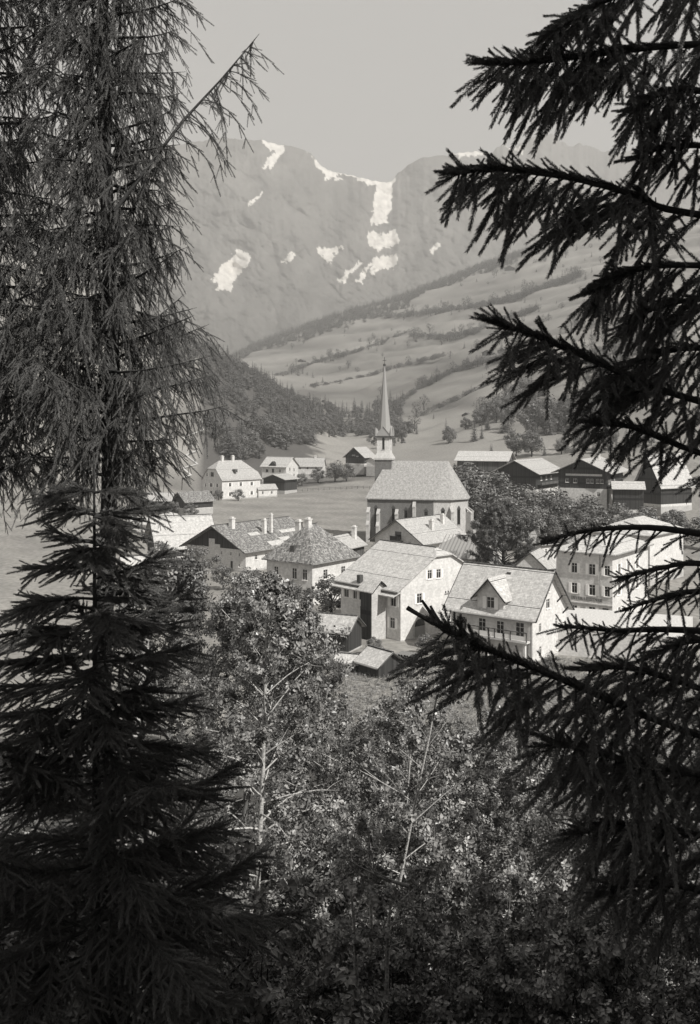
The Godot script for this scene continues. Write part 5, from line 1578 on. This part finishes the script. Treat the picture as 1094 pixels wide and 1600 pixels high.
func larch(label: String, x: float, d: float, n: int, wide: float, seed_: int, with_shoot: bool) -> void:
	rng.seed = seed_
	var base := on_ground(x, -d, 0.2)
	var t := thing("larch_tree", label, "tree", base)
	var trunk := Geo.new()
	var tp := PackedVector3Array()
	for k in 12:
		tp.append(Vector3(0.05 * sin(k * 1.3), k * 1.5, 0.04 * cos(k * 1.7)))
	trunk.tube(tp, taper(12, 0.13, 0.03), 10)
	obj("trunk", trunk, M.larch_bark, t)
	var wood := Geo.new()
	var buf := PackedFloat32Array()
	var paths := []
	for i in n:
		var y := lerpf(-0.6, 5.6, (i + rng.randf()) / n)           # height over the eye
		var a := i * 2.39996 + rng.randf_range(-0.3, 0.3)
		var l := 0.78 + 0.45 * clampf((1.9 - y) / 1.6, 0.0, 1.0)
		if y < 0.0:
			l *= 0.7
		l *= wide
		l *= rng.randf_range(0.75, 1.1)
		var at := Vector3(0, y - base.y, 0)
		paths.append(polyline(at, Vector3(cos(a), rng.randf_range(-0.1, 0.35), sin(a)), l, 6, Vector3(0, rng.randf_range(-0.2, 0.5), 0), 0.08))
	var shoot := PackedVector3Array()
	for k in range(0, LARCH_SHOOT.size(), 3):
		shoot.append(Vector3(LARCH_SHOOT[k], LARCH_SHOOT[k + 1], LARCH_SHOOT[k + 2]) - base)
	if with_shoot:
		paths.append(shoot)
	for i in paths.size():
		var p: PackedVector3Array = paths[i]
		var l := length_of(p)
		wood.tube(p, taper(p.size(), 0.02, 0.004), 5)
		var s := 0.12
		while s < l:
			var f := s / l
			var at := along(p, f)
			put(buf, at, heading(p, f) + Vector3(0, 0.05, 0), rng.randf() * TAU, 0.3, rng.randf_range(0.7, 1.3))
			var hang := rng.randf_range(0.2, 0.75) * (1.0 if f < 0.7 else 0.55)
			if with_shoot and i == paths.size() - 1:
				hang = rng.randf_range(0.25, 0.85) * clampf(1.3 - f, 0.25, 1.0)
			var q := polyline(at, heading(p, f) * 0.5 + Vector3(rng.randf_range(-0.8, 0.8), rng.randf_range(-1.0, -0.2), rng.randf_range(-0.8, 0.8)), hang, 5, Vector3(0, -1.0, 0), 0.2)
			wood.tube(q, taper(q.size(), 0.005, 0.0015), 3)
			var u := 0.0
			while u < hang:
				put(buf, along(q, u / hang), heading(q, u / hang), rng.randf() * TAU, rng.randf_range(0.4, 0.75), rng.randf_range(0.7, 1.35))
				for m in 2:
					put(buf, along(q, u / hang), heading(q, u / hang) + Vector3(rng.randf_range(-0.8, 0.8), -0.3, rng.randf_range(-0.8, 0.8)), rng.randf() * TAU, rng.randf_range(0.25, 0.5), rng.randf_range(0.7, 1.35))
				u += 0.14
			s += rng.randf_range(0.025, 0.055) if not with_shoot or i < paths.size() - 1 else rng.randf_range(0.035, 0.07)
	obj("branches", wood, M.larch_bark, t)
	scatter("needles", larch_mesh, buf, M.needle, t)


func young_spruce(label: String, x: float, d: float, top: float, whorls: int, grow: float, seed_: int) -> void:
	rng.seed = seed_
	var base := on_ground(x, -d, 0.1)
	var t := thing("young_spruce", label, "tree", base)
	var h := top - base.y
	var g := Geo.new()
	g.tube(PackedVector3Array([Vector3.ZERO, Vector3(0.02, h * 0.5, 0), Vector3(0, h, 0)]), PackedFloat32Array([0.07, 0.04, 0.008]), 7)
	obj("trunk", g, M.dark_bark, t)
	var wood := Geo.new()
	var buf := PackedFloat32Array()
	put(buf, Vector3(0, h - 0.12, 0), Vector3.UP, 0, 1.1, 1.0)
	for w in whorls:
		var y := h - 0.18 - w * h * 0.62 / whorls
		var l := 0.22 + grow * pow(w + 0.5, 0.75)
		var n := 5 + w % 3
		for k in n:
			var a := TAU * k / n + w * 0.9 + rng.randf_range(-0.35, 0.35)
			if rng.randf() < 0.22:
				continue
			var p := polyline(Vector3(0, y + rng.randf_range(-0.06, 0.06), 0), Vector3(cos(a), 0.12, sin(a)), l * rng.randf_range(0.5, 1.35), 6, Vector3(0, rng.randf_range(-0.5, 0.5), 0), 0.08)
			bough(buf, wood, p, 0.014, 0.34 + 0.02 * w, 0.05, 0.22, 0.95, 0.75, 0.2, 0.12)
	obj("branches", wood, M.dark_bark, t)
	scatter("needles", twig_mesh, buf, M.needle, t)


func spruces() -> void:
	young_spruce("young spruce with level boughs at the left border under the larch", -2.22, 8.6, -0.37, 17, 0.155, 601)
	rng.seed = 620
	var base := on_ground(2.3, -5.3, 0.2)
	var t := thing("old_spruce", "old spruce reaching in from the right border with heavy drooping boughs", "tree", base)
	var trunk := Geo.new()
	trunk.tube(PackedVector3Array([Vector3.ZERO, Vector3(0, 4, 0), Vector3(0.05, 8, 0), Vector3(0, 12.5, 0)]), PackedFloat32Array([0.24, 0.2, 0.14, 0.03]), 12)
	obj("trunk", trunk, M.dark_bark, t)
	var wood := Geo.new()
	var buf := PackedFloat32Array()
	for b in BOUGHS:
		var p := PackedVector3Array()
		var c: Array = b[0]
		for k in range(0, c.size(), 3):
			p.append(Vector3(c[k], c[k + 1], c[k + 2]) - base)
		var fine := PackedVector3Array()                          # smoothed
		for k in p.size() - 1:
			for j in 4:
				fine.append(p[k].cubic_interpolate(p[k + 1], p[maxi(k - 1, 0)], p[mini(k + 2, p.size() - 1)], j / 4.0))
		fine.append(p[p.size() - 1])
		bough(buf, wood, fine, 0.022, b[1], b[2], b[3], b[4], 0.75, 0.2 * b[4] / 0.95, 0.1, 0.5)
	for tw in [[Vector3(0.46, -0.92, -4.31), Vector3(0.21, -0.84, -4.28)], [Vector3(0.40, -0.89, -4.30), Vector3(0.30, -0.77, -4.27)], [Vector3(0.36, -0.87, -4.30), Vector3(0.22, -0.87, -4.26)], [Vector3(0.41, -0.90, -4.30), Vector3(0.34, -0.80, -4.33)]]:       # bare twigs at the tip of the lowest long bough
		var q := polyline(tw[0] - base, tw[1] - tw[0], tw[0].distance_to(tw[1]), 4, Vector3(0, 0.1, 0), 0.06)
		wood.tube(q, taper(5, 0.012, 0.006), 5)
	for k in 34:                                                 # the boughs on its other sides
		var y := rng.randf_range(1.5, 11.5)
		var a := rng.randf_range(-1.9, 1.5)
		var l := clampf((12.5 - y) * 0.35, 0.4, 2.0)
		var p := polyline(Vector3(0, y, 0), Vector3(cos(a), 0.0, sin(a)), l, 6, Vector3(0, -0.35, 0), 0.05)
		bough(buf, wood, p, 0.025, 0.5, 0.12, 0.6, 1.1, 0.7, 0.2, 0.1, 0.55)
	obj("branches", wood, M.dark_bark, t)
	scatter("needles", twig_mesh, buf, M.needle, t)
	# neighbours up the slope to the right, which shade the foot of the wood
	var proto := far_conifer("tree", 640, 44, "needle", 0.27)
	var spots := [[6.3, -0.9, 14.0], [7.8, 2.6, 14.0], [10.0, 0.2, 15.0], [7.4, 4.5, 13.0], [7.6, 7.2, 12.0], [8.8, 7.5, 13.0], [8.0, 10.5, 13.0], [11.0, 10.5, 15.0], [12.0, 14.0, 16.0]]
	for i in spots.size():
		plant(proto, "tall_spruce", "tall dark spruce up the slope beyond the right border", "tree", "spruces up the slope at right", on_ground(spots[i][0], -spots[i][1], 0.2), spots[i][2], 1.0)
	proto.free()
